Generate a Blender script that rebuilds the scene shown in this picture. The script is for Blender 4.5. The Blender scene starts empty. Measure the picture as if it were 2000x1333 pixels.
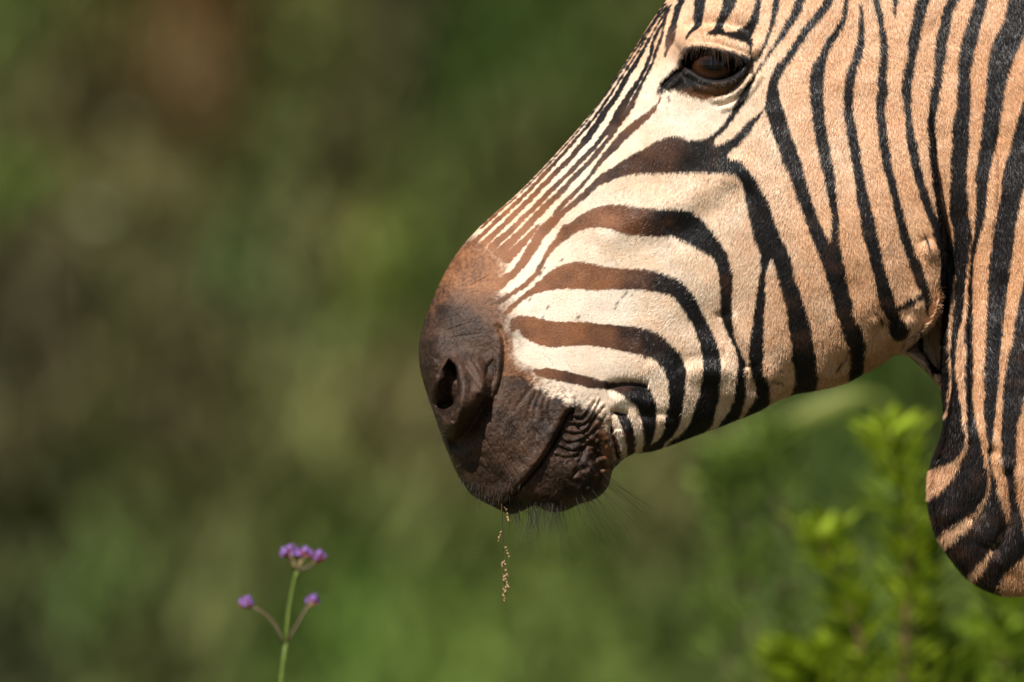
import bpy, math, random
import numpy as np
from mathutils import Vector

# ------------------------------------------------------------------ camera, sky, sun, exposure
scene = bpy.context.scene
COL = scene.collection
K = 0.0004            # metres per photograph pixel in the plane of the zebra
ZC = 1.15             # camera height
DIST = 15.0           # camera to the zebra's median plane

cam_data = bpy.data.cameras.new("camera")
cam_data.sensor_width = 36.0
cam_data.lens = 36.0 * DIST / (2000 * K)
cam_data.clip_start = 0.5
cam_data.clip_end = 2000.0
cam_data.dof.use_dof = True
cam_data.dof.focus_distance = DIST - 0.065
cam_data.dof.aperture_fstop = 6.8
cam = bpy.data.objects.new("camera", cam_data)
COL.objects.link(cam)
cam.location = (0.0, -DIST, ZC)
cam.rotation_euler = (math.radians(90), 0, 0)
scene.camera = cam

SUN_DIR = Vector((-0.30, -0.62, 0.78)).normalized()     # towards the sun
world = bpy.data.worlds.new("World")
scene.world = world
world.use_nodes = True
wn = world.node_tree.nodes
sky = wn.new("ShaderNodeTexSky")
sky.sky_type = 'NISHITA'
sky.sun_disc = False
sky.sun_elevation = math.asin(SUN_DIR.z)
sky.sun_rotation = math.atan2(SUN_DIR.x, SUN_DIR.y)
world.node_tree.links.new(sky.outputs[0], wn["Background"].inputs[0])
wn["Background"].inputs[1].default_value = 0.05

sd = bpy.data.lights.new("sun", 'SUN')
sd.energy = 5.0
sd.angle = math.radians(0.5)
sd.color = (1.0, 0.935, 0.86)
sun = bpy.data.objects.new("sun", sd)
COL.objects.link(sun)
sun.location = (-5, -8, 12)
sun.rotation_euler = (-SUN_DIR).to_track_quat('-Z', 'Y').to_euler()

scene.view_settings.view_transform = 'Standard'
scene.view_settings.look = 'None'
scene.view_settings.exposure = 0.50
scene.view_settings.gamma = 1.0
scene.render.engine = 'CYCLES'
scene.cycles.use_denoising = True
scene.cycles.denoiser = 'OPENIMAGEDENOISE'
scene.cycles.denoising_input_passes = 'RGB_ALBEDO_NORMAL'
scene.cycles.max_bounces = 6
rng = np.random.default_rng(7)
random.seed(7)

# ------------------------------------------------------------------ helpers
def at(px, py, y=0.0):
    """a point y metres behind the zebra that stands at a photograph pixel"""
    f = (DIST + y) / DIST
    return Vector(((px - 1000) * K * f, y, ZC + (666.5 - py) * K * f))

def tag(o, label=None, cat=None, group=None, kind=None):
    if label: o["label"] = label
    if cat: o["category"] = cat
    if group: o["group"] = group
    if kind: o["kind"] = kind
    return o

def mesh_obj(name, verts, faces, mat=None, parent=None, smooth=True):
    me = bpy.data.meshes.new(name)
    me.from_pydata([tuple(v) for v in verts], [], [tuple(f) for f in faces])
    if smooth: me.shade_smooth()
    if mat: me.materials.append(mat)
    o = bpy.data.objects.new(name, me)
    COL.objects.link(o)
    if parent: o.parent = parent
    return o

def np_mesh(name, V, F, mat=None, parent=None, smooth=True, colors=None):
    """V (n,3) float, F (m,k) int"""
    me = bpy.data.meshes.new(name)
    n, (m, k) = len(V), F.shape
    me.vertices.add(n)
    me.vertices.foreach_set("co", np.ascontiguousarray(V, np.float32).ravel())
    me.loops.add(m * k)
    me.loops.foreach_set("vertex_index", np.ascontiguousarray(F, np.int32).ravel())
    me.polygons.add(m)
    me.polygons.foreach_set("loop_start", np.arange(0, m * k, k, dtype=np.int32))
    me.update(calc_edges=True)
    me.validate()
    if smooth: me.shade_smooth()
    if colors is not None:
        a = me.color_attributes.new("coat", 'FLOAT_COLOR', 'POINT')
        c = np.ones((n, 4), np.float32); c[:, :3] = colors
        a.data.foreach_set("color", c.ravel())
    if mat: me.materials.append(mat)
    o = bpy.data.objects.new(name, me)
    COL.objects.link(o)
    if parent: o.parent = parent
    return o

def empty(name, loc):
    o = bpy.data.objects.new(name, None)
    COL.objects.link(o)
    o.location = loc
    return o

def mat_new(name):
    m = bpy.data.materials.new(name)
    m.use_nodes = True
    nt = m.node_tree
    return m, nt, nt.nodes["Principled BSDF"]

def srgb(r, g, b):
    f = lambda c: ((c / 255 + 0.055) / 1.055) ** 2.4 if c > 10 else c / 255 / 12.92
    return np.array([f(r), f(g), f(b)])

_lat = np.random.default_rng(3).random((257, 257)).astype(np.float32)
_lat[256] = _lat[0]; _lat[:, 256] = _lat[:, 0]
def noise2(X, Y, cell, off=0.0):
    x = np.asarray(X, np.float32) / cell + off * 17.3 + 1000; y = np.asarray(Y, np.float32) / cell + off * 9.7 + 1000
    xi = np.floor(x).astype(np.int64); yi = np.floor(y).astype(np.int64)
    fx = x - xi; fy = y - yi
    fx = fx * fx * (3 - 2 * fx); fy = fy * fy * (3 - 2 * fy)
    xi &= 255; yi &= 255
    a = _lat[yi, xi]; b = _lat[yi, xi + 1]; c = _lat[yi + 1, xi]; d = _lat[yi + 1, xi + 1]
    return (a + (b - a) * fx) * (1 - fy) + (c + (d - c) * fx) * fy

def sstep(a, b, x):
    t = np.clip((x - a) / (b - a), 0, 1)
    return t * t * (3 - 2 * t)

# ------------------------------------------------------------------ flat maps in side-view coordinates (pixels of the profile)
GX0, GX1, GY0, GY1 = 780, 2060, -40, 1190
GW, GH = GX1 - GX0, GY1 - GY0
GX, GY = np.meshgrid(np.arange(GX0, GX1, dtype=np.float32), np.arange(GY0, GY1, dtype=np.float32))

def window(pts, pad):
    p = np.array(pts, np.float32)
    x0 = int(max(GX0, p[:, 0].min() - pad)) - GX0; x1 = int(min(GX1, p[:, 0].max() + pad + 1)) - GX0
    y0 = int(max(GY0, p[:, 1].min() - pad)) - GY0; y1 = int(min(GY1, p[:, 1].max() + pad + 1)) - GY0
    return slice(max(y0, 0), max(y1, 0)), slice(max(x0, 0), max(x1, 0))

def chaikin(p, closed):
    p = np.array(p, np.float32)
    q = np.roll(p, -1, 0) if closed else p[1:]
    a = p if closed else p[:-1]
    r = np.empty((2 * len(a), p.shape[1]), np.float32)
    r[0::2] = 0.75 * a + 0.25 * q; r[1::2] = 0.25 * a + 0.75 * q
    if not closed: r = np.vstack([p[:1], r, p[-1:]])
    return r

def poly_sd(pts, pad=24):
    """signed distance to a closed outline (negative inside) in a window"""
    w = window(pts, pad)
    X, Y = GX[w], GY[w]
    D = np.full(X.shape, 1e9, np.float32); inside = np.zeros(X.shape, bool)
    n = len(pts)
    for i in range(n):
        ax, ay = pts[i][:2]; bx, by = pts[(i + 1) % n][:2]
        ex, ey = bx - ax, by - ay
        L = ex * ex + ey * ey
        if L < 1e-6: continue
        t = np.clip(((X - ax) * ex + (Y - ay) * ey) / L, 0, 1)
        D = np.minimum(D, (X - ax - t * ex) ** 2 + (Y - ay - t * ey) ** 2)
        if ey != 0:
            c = ((ay > Y) != (by > Y)) & (X < ex * (Y - ay) / ey + ax)
            inside ^= c
    D = np.sqrt(D)
    return w, np.where(inside, -D, D)

def line_sd(pts, pad=24):
    """distance to an open line; points may carry a full width. returns window, unsigned distance, distance minus half width, signed side, parameter"""
    w = window(pts, pad)
    X, Y = GX[w], GY[w]
    D = np.full(X.shape, 1e9, np.float32); S = np.full(X.shape, 1e9, np.float32)
    side = np.zeros(X.shape, np.float32); T = np.zeros(X.shape, np.float32)
    n = len(pts)
    for i in range(n - 1):
        a, b = pts[i], pts[i + 1]
        ex, ey = b[0] - a[0], b[1] - a[1]
        L = ex * ex + ey * ey
        if L < 1e-6: continue
        t = np.clip(((X - a[0]) * ex + (Y - a[1]) * ey) / L, 0, 1)
        d = np.sqrt((X - a[0] - t * ex) ** 2 + (Y - a[1] - t * ey) ** 2)
        hw = 0.5 * (a[2] + (b[2] - a[2]) * t) if len(a) > 2 else 0
        m = d < D
        side = np.where(m, np.sign(ex * (Y - a[1]) - ey * (X - a[0])), side)
        T = np.where(m, (i + t) / (n - 1), T)
        D = np.where(m, d, D); S = np.minimum(S, d - hw)
    return w, D, S, side, T

STR = np.full((GH, GW), 30.0, np.float32)       # stripes: signed distance, negative inside the dark hair

def dark_poly(p, smooth=1):
    for _ in range(smooth): p = chaikin(p, True)
    w, s = poly_sd(p); STR[w] = np.minimum(STR[w], s)
def light_poly(p, smooth=1):
    for _ in range(smooth): p = chaikin(p, True)
    w, s = poly_sd(p); STR[w] = np.maximum(STR[w], -s)
def V(l, f=None):
    p = [(xl, y) for y, xl, xr in l] + [(xr, y) for y, xl, xr in reversed(l)]
    (f or dark_poly)(p)
def H(l, f=None):
    p = [(x, a) for x, a, b in l] + [(x, b) for x, a, b in reversed(l)]
    (f or dark_poly)(p)
def D(l, light=False):
    l = chaikin(l, False)
    w, _, s, _, _ = line_sd(l)
    if light: STR[w] = np.maximum(STR[w], -s)
    else: STR[w] = np.minimum(STR[w], s)

# --- cheek, forehead and neck stripes, traced edge by edge
V([(-40,1650,1658),(0,1644,1653),(20,1642,1652),(40,1637,1649),(60,1626,1640),(80,1610,1628),(100,1600,1617),(120,1586,1609),(140,1578,1605),(170,1577,1604),(200,1578,1605),(220,1581,1606),(250,1587,1610),(284,1592,1618),(310,1598,1621),(340,1606,1627),(370,1611,1630),(390,1615,1631),(420,1618,1633),(460,1619,1634),(484,1616,1638),(504,1602,1644)])
V([(210,1490,1524),(220,1494,1529),(240,1500,1536),(260,1506,1541),(284,1516,1550),(310,1524,1559),(340,1539,1568),(370,1550,1576),(400,1560,1584),(430,1569,1596),(460,1580,1608),(484,1592,1632),(504,1600,1644),(530,1608,1650),(560,1617,1655),(580,1623,1658),(610,1630,1662),(630,1638,1674),(654,1645,1684),(676,1654,1690),(710,1658,1690),(735,1662,1690),(760,1664,1690)])
D([(1634,-40,18),(1625,-20,18),(1612,5,18),(1600,25,18),(1580,48,16),(1565,70,16),(1550,92,15),(1535,115,16),(1520,135,18),(1510,155,19),(1506,172,20),(1506,190,26),(1508,210,34),(1512,222,34)])
dark_poly([(1490,214),(1481,222),(1466,231),(1450,246),(1434,266),(1412,280),(1395,287),(1370,291),(1400,330),(1414,309),(1424,296),(1438,286),(1454,270),(1470,246),(1484,225)])
V([(-40,1566,1588),(0,1551,1569),(30,1539,1559),(50,1528,1545),(74,1515,1530),(90,1506,1516),(106,1496,1503),(122,1486,1491),(136,1477,1483),(150,1466,1476),(170,1454,1467),(200,1437,1452),(224,1424,1438),(244,1411,1424),(260,1396,1410),(272,1376,1396),(284,1360,1390)])
V([(-40,1518,1530),(0,1510,1522),(20,1506,1518),(40,1502,1512),(60,1496,1506),(80,1490,1498),(100,1482,1488),(118,1477,1480)])
V([(-40,1420,1450),(0,1411,1438),(20,1406,1430),(34,1400,1422),(48,1396,1412),(58,1392,1411),(66,1384,1416),(72,1384,1424)])
V([(-40,1480,1492),(0,1474,1486),(20,1470,1482),(40,1462,1480),(54,1450,1474),(64,1430,1470),(72,1418,1467),(80,1436,1467),(88,1455,1467),(100,1461,1466),(110,1462,1465)])
H([(1380,67,69),(1395,61,70),(1410,62,72),(1420,65,76),(1440,62,82),(1455,55,82),(1467,50,84)])
V([(-40,1358,1381),(0,1356,1378),(20,1354,1374),(36,1352,1372),(50,1355,1370),(60,1348,1360),(70,1340,1348),(80,1337,1341)])
V([(-40,1336,1350),(0,1324,1338),(16,1318,1332),(36,1312,1324),(56,1306,1320),(72,1300,1318),(84,1298,1318),(96,1298,1308),(114,1296,1299)])
V([(8,1673,1679),(24,1674,1683),(50,1673,1684),(80,1668,1683),(100,1662,1680),(120,1656,1674),(144,1648,1667),(170,1643,1662),(190,1642,1660),(216,1644,1662),(250,1648,1667),(280,1654,1674),(330,1660,1680),(364,1666,1688),(394,1670,1694),(440,1677,1706),(470,1684,1713),(504,1694,1721),(534,1702,1729),(562,1708,1738),(590,1714,1746),(612,1726,1751),(630,1731,1760)])
dark_poly([(1729,620),(1750,610),(1764,626),(1778,642),(1772,656),(1756,666),(1740,658),(1730,646)])
D([(1746,598,12),(1766,590,12),(1786,580,11),(1806,570,10)])
V([(-40,1696,1708),(0,1700,1712),(16,1704,1716),(36,1709,1721),(60,1711,1725),(90,1712,1727),(120,1711,1727),(150,1709,1728),(176,1708,1728),(200,1706,1724),(220,1706,1724),(250,1708,1727),(280,1712,1732),(326,1720,1738),(350,1726,1744),(386,1736,1752),(420,1744,1761),(450,1752,1770),(476,1758,1780),(510,1769,1791),(542,1781,1805),(560,1790,1812),(572,1799,1814),(584,1803,1814),(598,1803,1814),(613,1802,1807)])
V([(-40,1736,1750),(0,1738,1747),(16,1739,1746),(32,1742,1744)])
V([(-40,1792,1824),(0,1784,1811),(20,1779,1804),(40,1774,1798),(64,1770,1792),(90,1767,1788),(112,1766,1784),(128,1760,1781),(150,1756,1777),(176,1756,1775),(200,1758,1775),(230,1762,1776),(260,1764,1779),(280,1767,1784),(320,1774,1792),(350,1782,1800),(380,1792,1810),(404,1800,1816),(426,1808,1826),(446,1814,1840),(466,1820,1850),(490,1828,1858)])
V([(-40,1854,1882),(0,1843,1867),(20,1838,1858),(40,1832,1853),(64,1825,1848),(90,1820,1843),(112,1820,1842),(132,1818,1836),(156,1817,1832),(174,1810,1831),(196,1809,1828),(220,1808,1823),(260,1806,1822),(290,1807,1824),(320,1811,1826),(350,1815,1828),(378,1820,1830),(402,1823,1833),(430,1825,1839),(450,1822,1846),(480,1826,1856)])
V([(-40,1910,1932),(0,1898,1923),(30,1888,1916),(50,1882,1909),(70,1875,1906),(90,1868,1898),(116,1865,1892),(150,1864,1890),(180,1863,1890),(210,1861,1889),(230,1856,1888),(260,1854,1887),(290,1853,1885),(330,1851,1883),(370,1850,1884),(410,1850,1886),(440,1854,1889),(470,1858,1894),(500,1858,1896)])
V([(-40,1970,2030),(0,1962,2018),(20,1958,2012),(40,1954,2006),(60,1944,1997),(84,1934,1990),(104,1926,1976),(130,1922,1968),(160,1920,1958),(190,1918,1954),(220,1914,1948),(250,1912,1944),(284,1906,1938),(310,1902,1931),(344,1901,1924),(380,1900,1921),(410,1899,1918),(440,1897,1914),(470,1895,1906),(492,1894,1900)])
V([(180,2000,2050),(210,1986,2042),(236,1978,2030),(260,1971,2022),(284,1966,2015),(314,1958,2008),(346,1952,1999),(374,1949,1989),(402,1944,1983),(426,1940,1979),(460,1934,1975),(490,1930,1972),(517,1927,1969)])
# the dark lower neck with its light strips
dark_poly([(1826,484),(1870,478),(1990,484),(2050,484),(2050,1190),(1940,1190),(1800,1060),(1800,920),(1838,850),(1838,790),(1834,740),(1838,700),(1838,600),(1834,570),(1833,510)])
D([(1861,535,3),(1859,570,5),(1856,595,7),(1853,612,4),(1851,660,2.4),(1851,700,2.4),(1853,720,2.4),(1852,760,3),(1850,790,4),(1847,808,4)], True)  # light tuft; its thin lower run paints in the fold's rim highlight
D([(1891,466,3),(1888,500,4),(1884,560,5),(1881,600,6),(1878,625,7),(1873,645,12),(1872,680,16),(1872,720,16),(1874,750,12),(1877,790,8.5),(1880,820,5),(1881.5,845,2.5),(1880,866,3),(1875,880,6),(1866,892,10)], True)
light_poly([(1822,908),(1855,895),(1876,884),(1867,912),(1855,930),(1842,945),(1828,954),(1814,966),(1806,928)])
V([(440,1912,1939),(470,1905,1934),(500,1898,1928),(534,1896,1925),(560,1896,1923),(590,1896,1921),(620,1896,1920),(650,1896,1918),(695,1896,1917),(730,1896,1916),(767,1896,1916),(797,1898,1916),(820,1902,1917),(850,1908,1921),(877,1914,1924),(900,1921,1927),(925,1924,1929)], light_poly)
D([(1926,915,6),(1926,935,5),(1923,955,6),(1917,972,9),(1905,992,13),(1888,1006,18),(1868,1022,23),(1850,1038,26),(1830,1050,24)], True)
V([(450,1976,2006),(470,1974,2003),(500,1970,1998),(542,1966,1992),(582,1960,1985),(620,1955,1978),(657,1951,1970),(695,1948,1963),(737,1946,1955),(775,1942,1953),(805,1939,1952),(835,1935,1950),(862,1933,1950),(883,1932,1951),(906,1934,1954),(931,1940,1962),(956,1945,1964),(974,1952,1967),(996,1961,1968),(1014,1963,1966)], light_poly)
D([(1955,1030,2),(1940,1052,4),(1930,1068,7),(1915,1090,12),(1900,1110,16),(1886,1124,15)], True)
V([(765,1997,2006),(790,1988,2010),(820,1982,2012),(850,1979,2014),(900,1979,2016),(950,1983,2018),(1000,1990,2016),(1020,1994,2006),(1038,1996,2000)], light_poly)
light_poly([(2060,1010),(2020,1046),(2000,1068),(1975,1096),(1955,1122),(1945,1142),(1940,1190),(2060,1190)])
D([(1748,692,8),(1775,698,10),(1800,718,12),(1822,742,10),(1838,764,8)])
D([(1800,650,7),(1796,680,12),(1810,705,13),(1822,725,12)])
for l in ([(1490,713,2),(1508,716,5),(1524,722,3)], [(1653,688,2),(1642,710,5),(1634,722,3)], [(1703,606,2),(1714,614,4),(1719,632,6)], [(1799,452,2),(1806,470,4),(1812,490,5)], [(1508,742,3),(1526,748,4)]): D(l)
# --- big face stripe and its two legs
dark_poly([(1168,356),(1180,338),(1200,326),(1220,312),(1240,300),(1260,290),(1280,278),(1300,269),(1315,266),(1330,270),(1345,276),(1360,276),(1380,271),(1396,282),(1414,307),(1430,312),(1444,314),(1454,322),(1464,336),(1476,352),(1490,376),(1501,398),(1508,420),(1516,442),(1528,470),(1536,490),(1544,510),(1549,536),(1560,560),(1564,586),(1574,610),(1582,640),(1588,680),(1593,710),(1597,730),(1600,780),(1548,780),(1551,750),(1550,730),(1547,710),(1544,680),(1539,640),(1537,610),(1530,586),(1524,560),(1518,536),(1510,512),(1504,503),(1499,514),(1494,536),(1493,560),(1492,586),(1490,610),(1490,640),(1489,680),(1489,710),(1493,730),(1502,750),(1505,770),(1506,800),(1455,815),(1466,796),(1474,780),(1476,755),(1468,730),(1463,710),(1461,680),(1465,640),(1469,610),(1473,586),(1478,560),(1483,536),(1486,516),(1482,490),(1476,470),(1470,454),(1464,430),(1458,400),(1452,374),(1446,354),(1440,345),(1430,337),(1400,338),(1360,338),(1315,338),(1280,338),(1240,340),(1220,345),(1200,351),(1184,360)])
D([(1180,347,18),(1160,364,14),(1140,382,12),(1120,400,12),(1096,418,12),(1080,434,20),(1068,444,22),(1056,458,23),(1046,474,20),(1034,494,20),(1020,516,17),(1006,532,16),(990,545,18),(970,560,20)])
# --- cheek arcs
dark_poly([(1092,460),(1112,436),(1140,416),(1166,404),(1200,399),(1230,402),(1260,406),(1290,407),(1320,408),(1344,410),(1360,418),(1374,432),(1392,452),(1404,470),(1418,492),(1428,516),(1431,546),(1429,590),(1430,640),(1436,666),(1448,688),(1455,702),(1457,724),(1458,760),(1457,784),(1452,800),(1444,830),(1398,845),(1414,816),(1422,806),(1430,784),(1436,760),(1439,730),(1440,700),(1436,684),(1426,666),(1416,646),(1408,624),(1406,590),(1405,550),(1402,526),(1396,510),(1386,498),(1370,488),(1352,478),(1336,472),(1326,466),(1310,459),(1280,462),(1248,460),(1230,460),(1210,454),(1190,448),(1166,445),(1140,448),(1120,458),(1104,468),(1094,480)])
D([(1108,452,26),(1094,468,18),(1078,484,12),(1066,502,10),(1058,520,9),(1046,538,10),(1028,556,10),(1000,574,10),(972,592,10)])
dark_poly([(1046,562),(1054,550),(1070,532),(1090,520),(1110,513),(1140,511),(1160,515),(1180,521),(1200,525),(1240,525),(1270,527),(1290,532),(1310,539),(1328,547),(1342,560),(1354,576),(1364,592),(1374,614),(1384,634),(1394,654),(1402,676),(1407,706),(1408,746),(1405,770),(1400,792),(1397,812),(1386,840),(1310,880),(1300,868),(1322,852),(1340,838),(1352,816),(1358,794),(1366,770),(1370,740),(1373,710),(1370,688),(1366,670),(1358,652),(1352,634),(1342,616),(1332,602),(1322,586),(1312,577),(1296,572),(1272,569),(1248,566),(1220,565),(1190,566),(1160,568),(1140,566),(1110,564),(1080,566),(1050,574)])
D([(1056,560,20),(1040,570,13),(1022,582,11),(1004,597,11),(988,612,11)])
dark_poly([(996,634),(1000,622),(1010,617),(1032,617),(1060,623),(1090,629),(1140,629),(1180,634),(1220,637),(1250,639),(1274,644),(1290,652),(1306,666),(1320,680),(1330,692),(1337,710),(1339,736),(1337,764),(1334,792),(1330,818),(1324,838),(1312,852),(1296,868),(1310,890),(1240,900),(1256,880),(1274,864),(1286,858),(1294,844),(1298,824),(1300,808),(1304,792),(1306,768),(1304,740),(1298,722),(1290,710),(1280,704),(1256,694),(1220,686),(1180,679),(1150,675),(1120,675),(1100,677),(1080,680),(1050,674),(1030,664),(1018,655),(1012,643),(998,652)])
dark_poly([(1036,722),(1066,718),(1090,722),(1120,729),(1150,735),(1170,741),(1186,746),(1220,745),(1256,746),(1264,752),(1272,764),(1278,780),(1281,792),(1280,808),(1281,820),(1278,846),(1273,862),(1280,900),(1246,900),(1255,880),(1259,866),(1259,850),(1254,832),(1250,816),(1246,798),(1238,786),(1224,776),(1208,768),(1190,761),(1170,760),(1150,757),(1130,753),(1100,747),(1074,740),(1050,737)])
dark_poly([(1192,802),(1210,805),(1224,808),(1232,820),(1238,836),(1242,854),(1244,870),(1236,900),(1228,892),(1224,866),(1218,850),(1212,828),(1206,814)])
D([(1194,836,6),(1200,858,9),(1205,876,12),(1209,892,11)])
# --- fine stripes down the nose
D([(1306,20,4.5),(1296,52,4.5),(1291,76,5.5),(1281,100,6),(1276,120,6),(1266,140,6.5),(1254,164,8),(1240,190,10),(1232,208,12),(1220,226,12),(1204,248,10.5),(1192,268,10),(1176,286,10),(1158,310,9.5),(1140,330,10),(1120,348,10.5),(1100,372,12),(1072,398,13),(1050,420,14),(1030,442,14),(1010,462,16),(992,480,18),(976,494,22)])
D([(1304,20,5),(1297,39,5.5),(1292,52,5.5),(1285,62,7),(1278,75,8),(1274.5,84,4),(1273,94,8),(1268,116,7.5),(1260,136,7.5),(1250,154,8.5),(1236,176,10.5),(1221,202,15),(1212,218,19),(1204,234,18),(1192,250,13),(1174,272,10.5),(1158,292,9.5),(1136,314,9.5),(1112,338,9.5),(1088,362,10),(1060,390,11),(1030,419,10.5),(1000,449,12),(980,466,14),(962,484,18)])
D([(1310,12,5),(1297,30,4.5),(1285,48,4.5),(1274,67,4.5),(1266,81,5),(1257,98,6.5),(1246,118,8.5),(1230,142,9.5),(1216,166,10.5),(1204,188,11),(1192,206,11),(1180,222,12.5),(1164,246,12.5),(1152,264,15),(1136,284,12),(1120,304,11),(1096,328,10),(1074,350,10.5),(1050,374,11),(1024,400,11),(1000,425,11),(976,447,11),(956,466,12),(940,482,14)])
D([(1303,13,4.5),(1291,28,4.5),(1277,46,4.5),(1266,65,4.5),(1256,82,4.5),(1249,98,4.5),(1240,112,4),(1224,136,4),(1210,158,4.5),(1198,178,5),(1180,204,5.5),(1156,238,6.5),(1138,258,7),(1120,278,7),(1096,306,7),(1070,334,7.5),(1046,360,8),(1020,386,9),(1000,405,9),(980,423,9),(960,441,8.5),(940,460,9),(926,474,10)])
D([(1300,8,5),(1282,36,5),(1264,62,5),(1247,90,5),(1226,120,4),(1207,150,3.5),(1180,190,3),(1142,242,3),(1104,286,3),(1060,334,3),(1010,384,4),(970,418,5),(940,446,6)])
D([(1289,192,2),(1284,204,4),(1274,218,10),(1256,234,15),(1236,250,17),(1216,268,17),(1200,286,16),(1180,307,12),(1166,325,8.5),(1156,340,7.5),(1140,360,8),(1124,376,8.5),(1100,400,9),(1084,420,12)])
D([(1053,438,3),(1046,448,8),(1036,459,12),(1026,470,15),(1008,488,18),(990,504,22)])

# nose brown, muzzle and eye patches: signed distances
def region(p):
    w, s = poly_sd(chaikin(p, True), 60)
    R = np.full((GH, GW), 80.0, np.float32); R[w] = s
    return R
BR = region([(780,760),(790,640),(830,570),(870,500),(900,474),(918,462),(934,474),(948,482),(964,486),(974,498),(982,514),(988,532),(984,548),(982,562),(974,578),(976,594),(984,608),(990,640),(998,654),(1004,685),(1006,712),(1046,734),(1060,748),(1000,765),(880,790)])
LIGHTEND = np.full((GH, GW), 30.0, np.float32)
for l in ([(1058,446,4),(1046,464,8),(1036,482,10),(1026,498,13),(1012,512,14),(1000,523,13),(988,536,6)],
          [(1104,428,14),(1086,450,14),(1066,484,14),(1048,512,15),(1032,536,16),(1010,552,14),(980,571,6)],
          [(1080,520,20),(1064,532,14),(1056,543,10),(1040,556,9),(1020,571,9),(994,587,9),(978,598,4)],
          [(1030,594,16),(1012,602,13),(1000,612,10),(992,626,8),(988,640,8),(987,648,3)],
          [(1010,646,4),(1006,660,8),(1012,690,14),(1030,700,26),(1060,700,30)]):
    w, _, s, _, _ = line_sd(chaikin(l, False)); LIGHTEND[w] = np.minimum(LIGHTEND[w], s)
MZ = region([(770,650),(826,628),(850,600),(880,586),(915,592),(945,612),(972,634),(984,660),(984,700),(984,724),(1000,738),(1040,744),(1058,762),(1080,776),(1110,786),(1136,800),(1150,806),(1168,800),(1180,812),(1186,835),(1196,868),(1204,892),(1206,940),(1180,1020),(960,1040),(780,960)])
EYE_OPEN = [(1330,130),(1335,113),(1345,103),(1362,99),(1382,101),(1402,106),(1422,113),(1440,120),(1454,127),(1448,137),(1436,148),(1420,157),(1400,161),(1380,158),(1362,150),(1350,141),(1339,136)]
EO = region(EYE_OPEN)
EP = region([(1328,97),(1342,90),(1380,93),(1420,101),(1452,111),(1474,112),(1468,134),(1455,154),(1440,174),(1414,190),(1386,199),(1350,193),(1325,182),(1304,174),(1284,190),(1282,180),(1290,164),(1308,146),(1324,126)])
NOSTRIL = [(876,704),(886,710),(893,728),(896,750),(896,770),(890,782),(876,786),(864,793),(852,798),(847,790),(853,772),(862,754),(870,738),(868,722)]
NO = region(NOSTRIL)

# ------------------------------------------------------------------ relief of the head, in profile pixels (positive = towards the viewer's side)
REL = np.zeros((GH, GW), np.float32)
def ridge(pts, amp, sigma, pad=None, taper=True):
    w, d, _, _, t = line_sd(chaikin(pts, False), pad or sigma * 3.2)
    k = np.exp(-(d / sigma) ** 2)
    if taper: k = k * sstep(0, 0.18, t) * sstep(1, 0.82, t)
    REL[w] += amp * k
def bump(x, y, sx, sy, amp):
    REL[:] += amp * np.exp(-((GX - x) / sx) ** 2 - ((GY - y) / sy) ** 2)

bump(1620, 430, 190, 240, 20)                  # masseter
bump(1400, 628, 70, 60, -15)                   # hollow in front of it
bump(1330, 560, 90, 60, 6)
bump(1120, 560, 90, 110, 5)
ridge([(1480,320),(1390,365),(1300,410),(1220,440),(1150,470)], 9, 34)       # facial crest
ridge([(1470,360),(1380,420),(1300,470)], -6, 30)
ridge([(1400,600),(1428,655),(1446,690),(1456,725)], -9, 11)
ridge([(1420,610),(1450,670),(1466,715)], 6, 14)
ridge([(1330,735),(1400,720),(1450,735)], 5, 18)
ridge([(1310,712),(1380,694),(1420,700)], -5, 16)
ridge([(1180,758),(1215,749),(1245,750),(1268,756)], -15, 10)
ridge([(1190,786),(1235,772),(1275,790)], 7, 13)
ridge([(1190,805),(1212,806),(1228,808)], -10, 7)
ridge([(1240,812),(1290,806),(1330,815)], -5, 11)
ridge([(1262,706),(1300,735),(1310,790),(1300,830)], 4, 16)
for (x, y, s, a) in [(1500,735,20,10),(1478,752,13,-9),(1520,748,12,-8),(1545,722,24,-6),(1640,712,22,-9),(1610,736,22,7),(1655,728,10,8),(1704,626,10,3),(1716,640,12,-5),(1735,632,16,-8),(1790,595,12,3),(1770,610,14,-4),(1720,680,20,8),(1800,470,12,-5),(1812,490,14,6),(1690,600,30,5)]:
    bump(x, y, s, s, a)
# skin folds on the jaw and forehead veins
ridge([(1300,10),(1284,60),(1272,84),(1266,88),(1262,120),(1262,140)], 4, 4)
ridge([(1276,84),(1286,76),(1296,60),(1300,40)], 5, 3.2)
ridge([(1300,40),(1286,100),(1262,150),(1236,196),(1200,250)], 5, 9)
bump(1390, 130, 85, 70, 14)                    # eye bulge
ridge([(1322,100),(1345,80),(1385,72),(1430,82),(1462,98),(1478,112)], 17, 17)   # brow
ridge([(1325,60),(1375,52),(1430,55),(1470,70)], -12, 17)
ridge([(1338,134),(1320,144),(1304,158),(1288,174)], -13, 5)  # tear duct
ridge([(1330,150),(1312,164),(1300,176)], 8, 8)
ridge([(1345,166),(1385,178),(1425,168),(1448,146)], 8, 9)
ridge([(1380,200),(1420,194),(1448,172),(1468,146)], 6, 5)
ridge([(1388,192),(1420,184),(1442,166),(1460,142)], -5, 4)
ridge([(1395,212),(1430,204),(1455,180),(1474,150)], -5, 4)
ridge([(1400,218),(1440,205),(1468,175),(1484,145)], 5, 6)
# lids and the opening
REL += 9 * np.exp(-((EO - 6) / 6.0) ** 2) * (EO > -3)
w, d, _, sgn, _ = line_sd(chaikin([(1328,118),(1345,100),(1362,95),(1382,97),(1402,102),(1422,109),(1440,116),(1458,124)], False), 30)
REL[w] += 8 * np.exp(-(d / 8) ** 2)
REL -= 78 * sstep(1.5, -5, EO)

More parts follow.
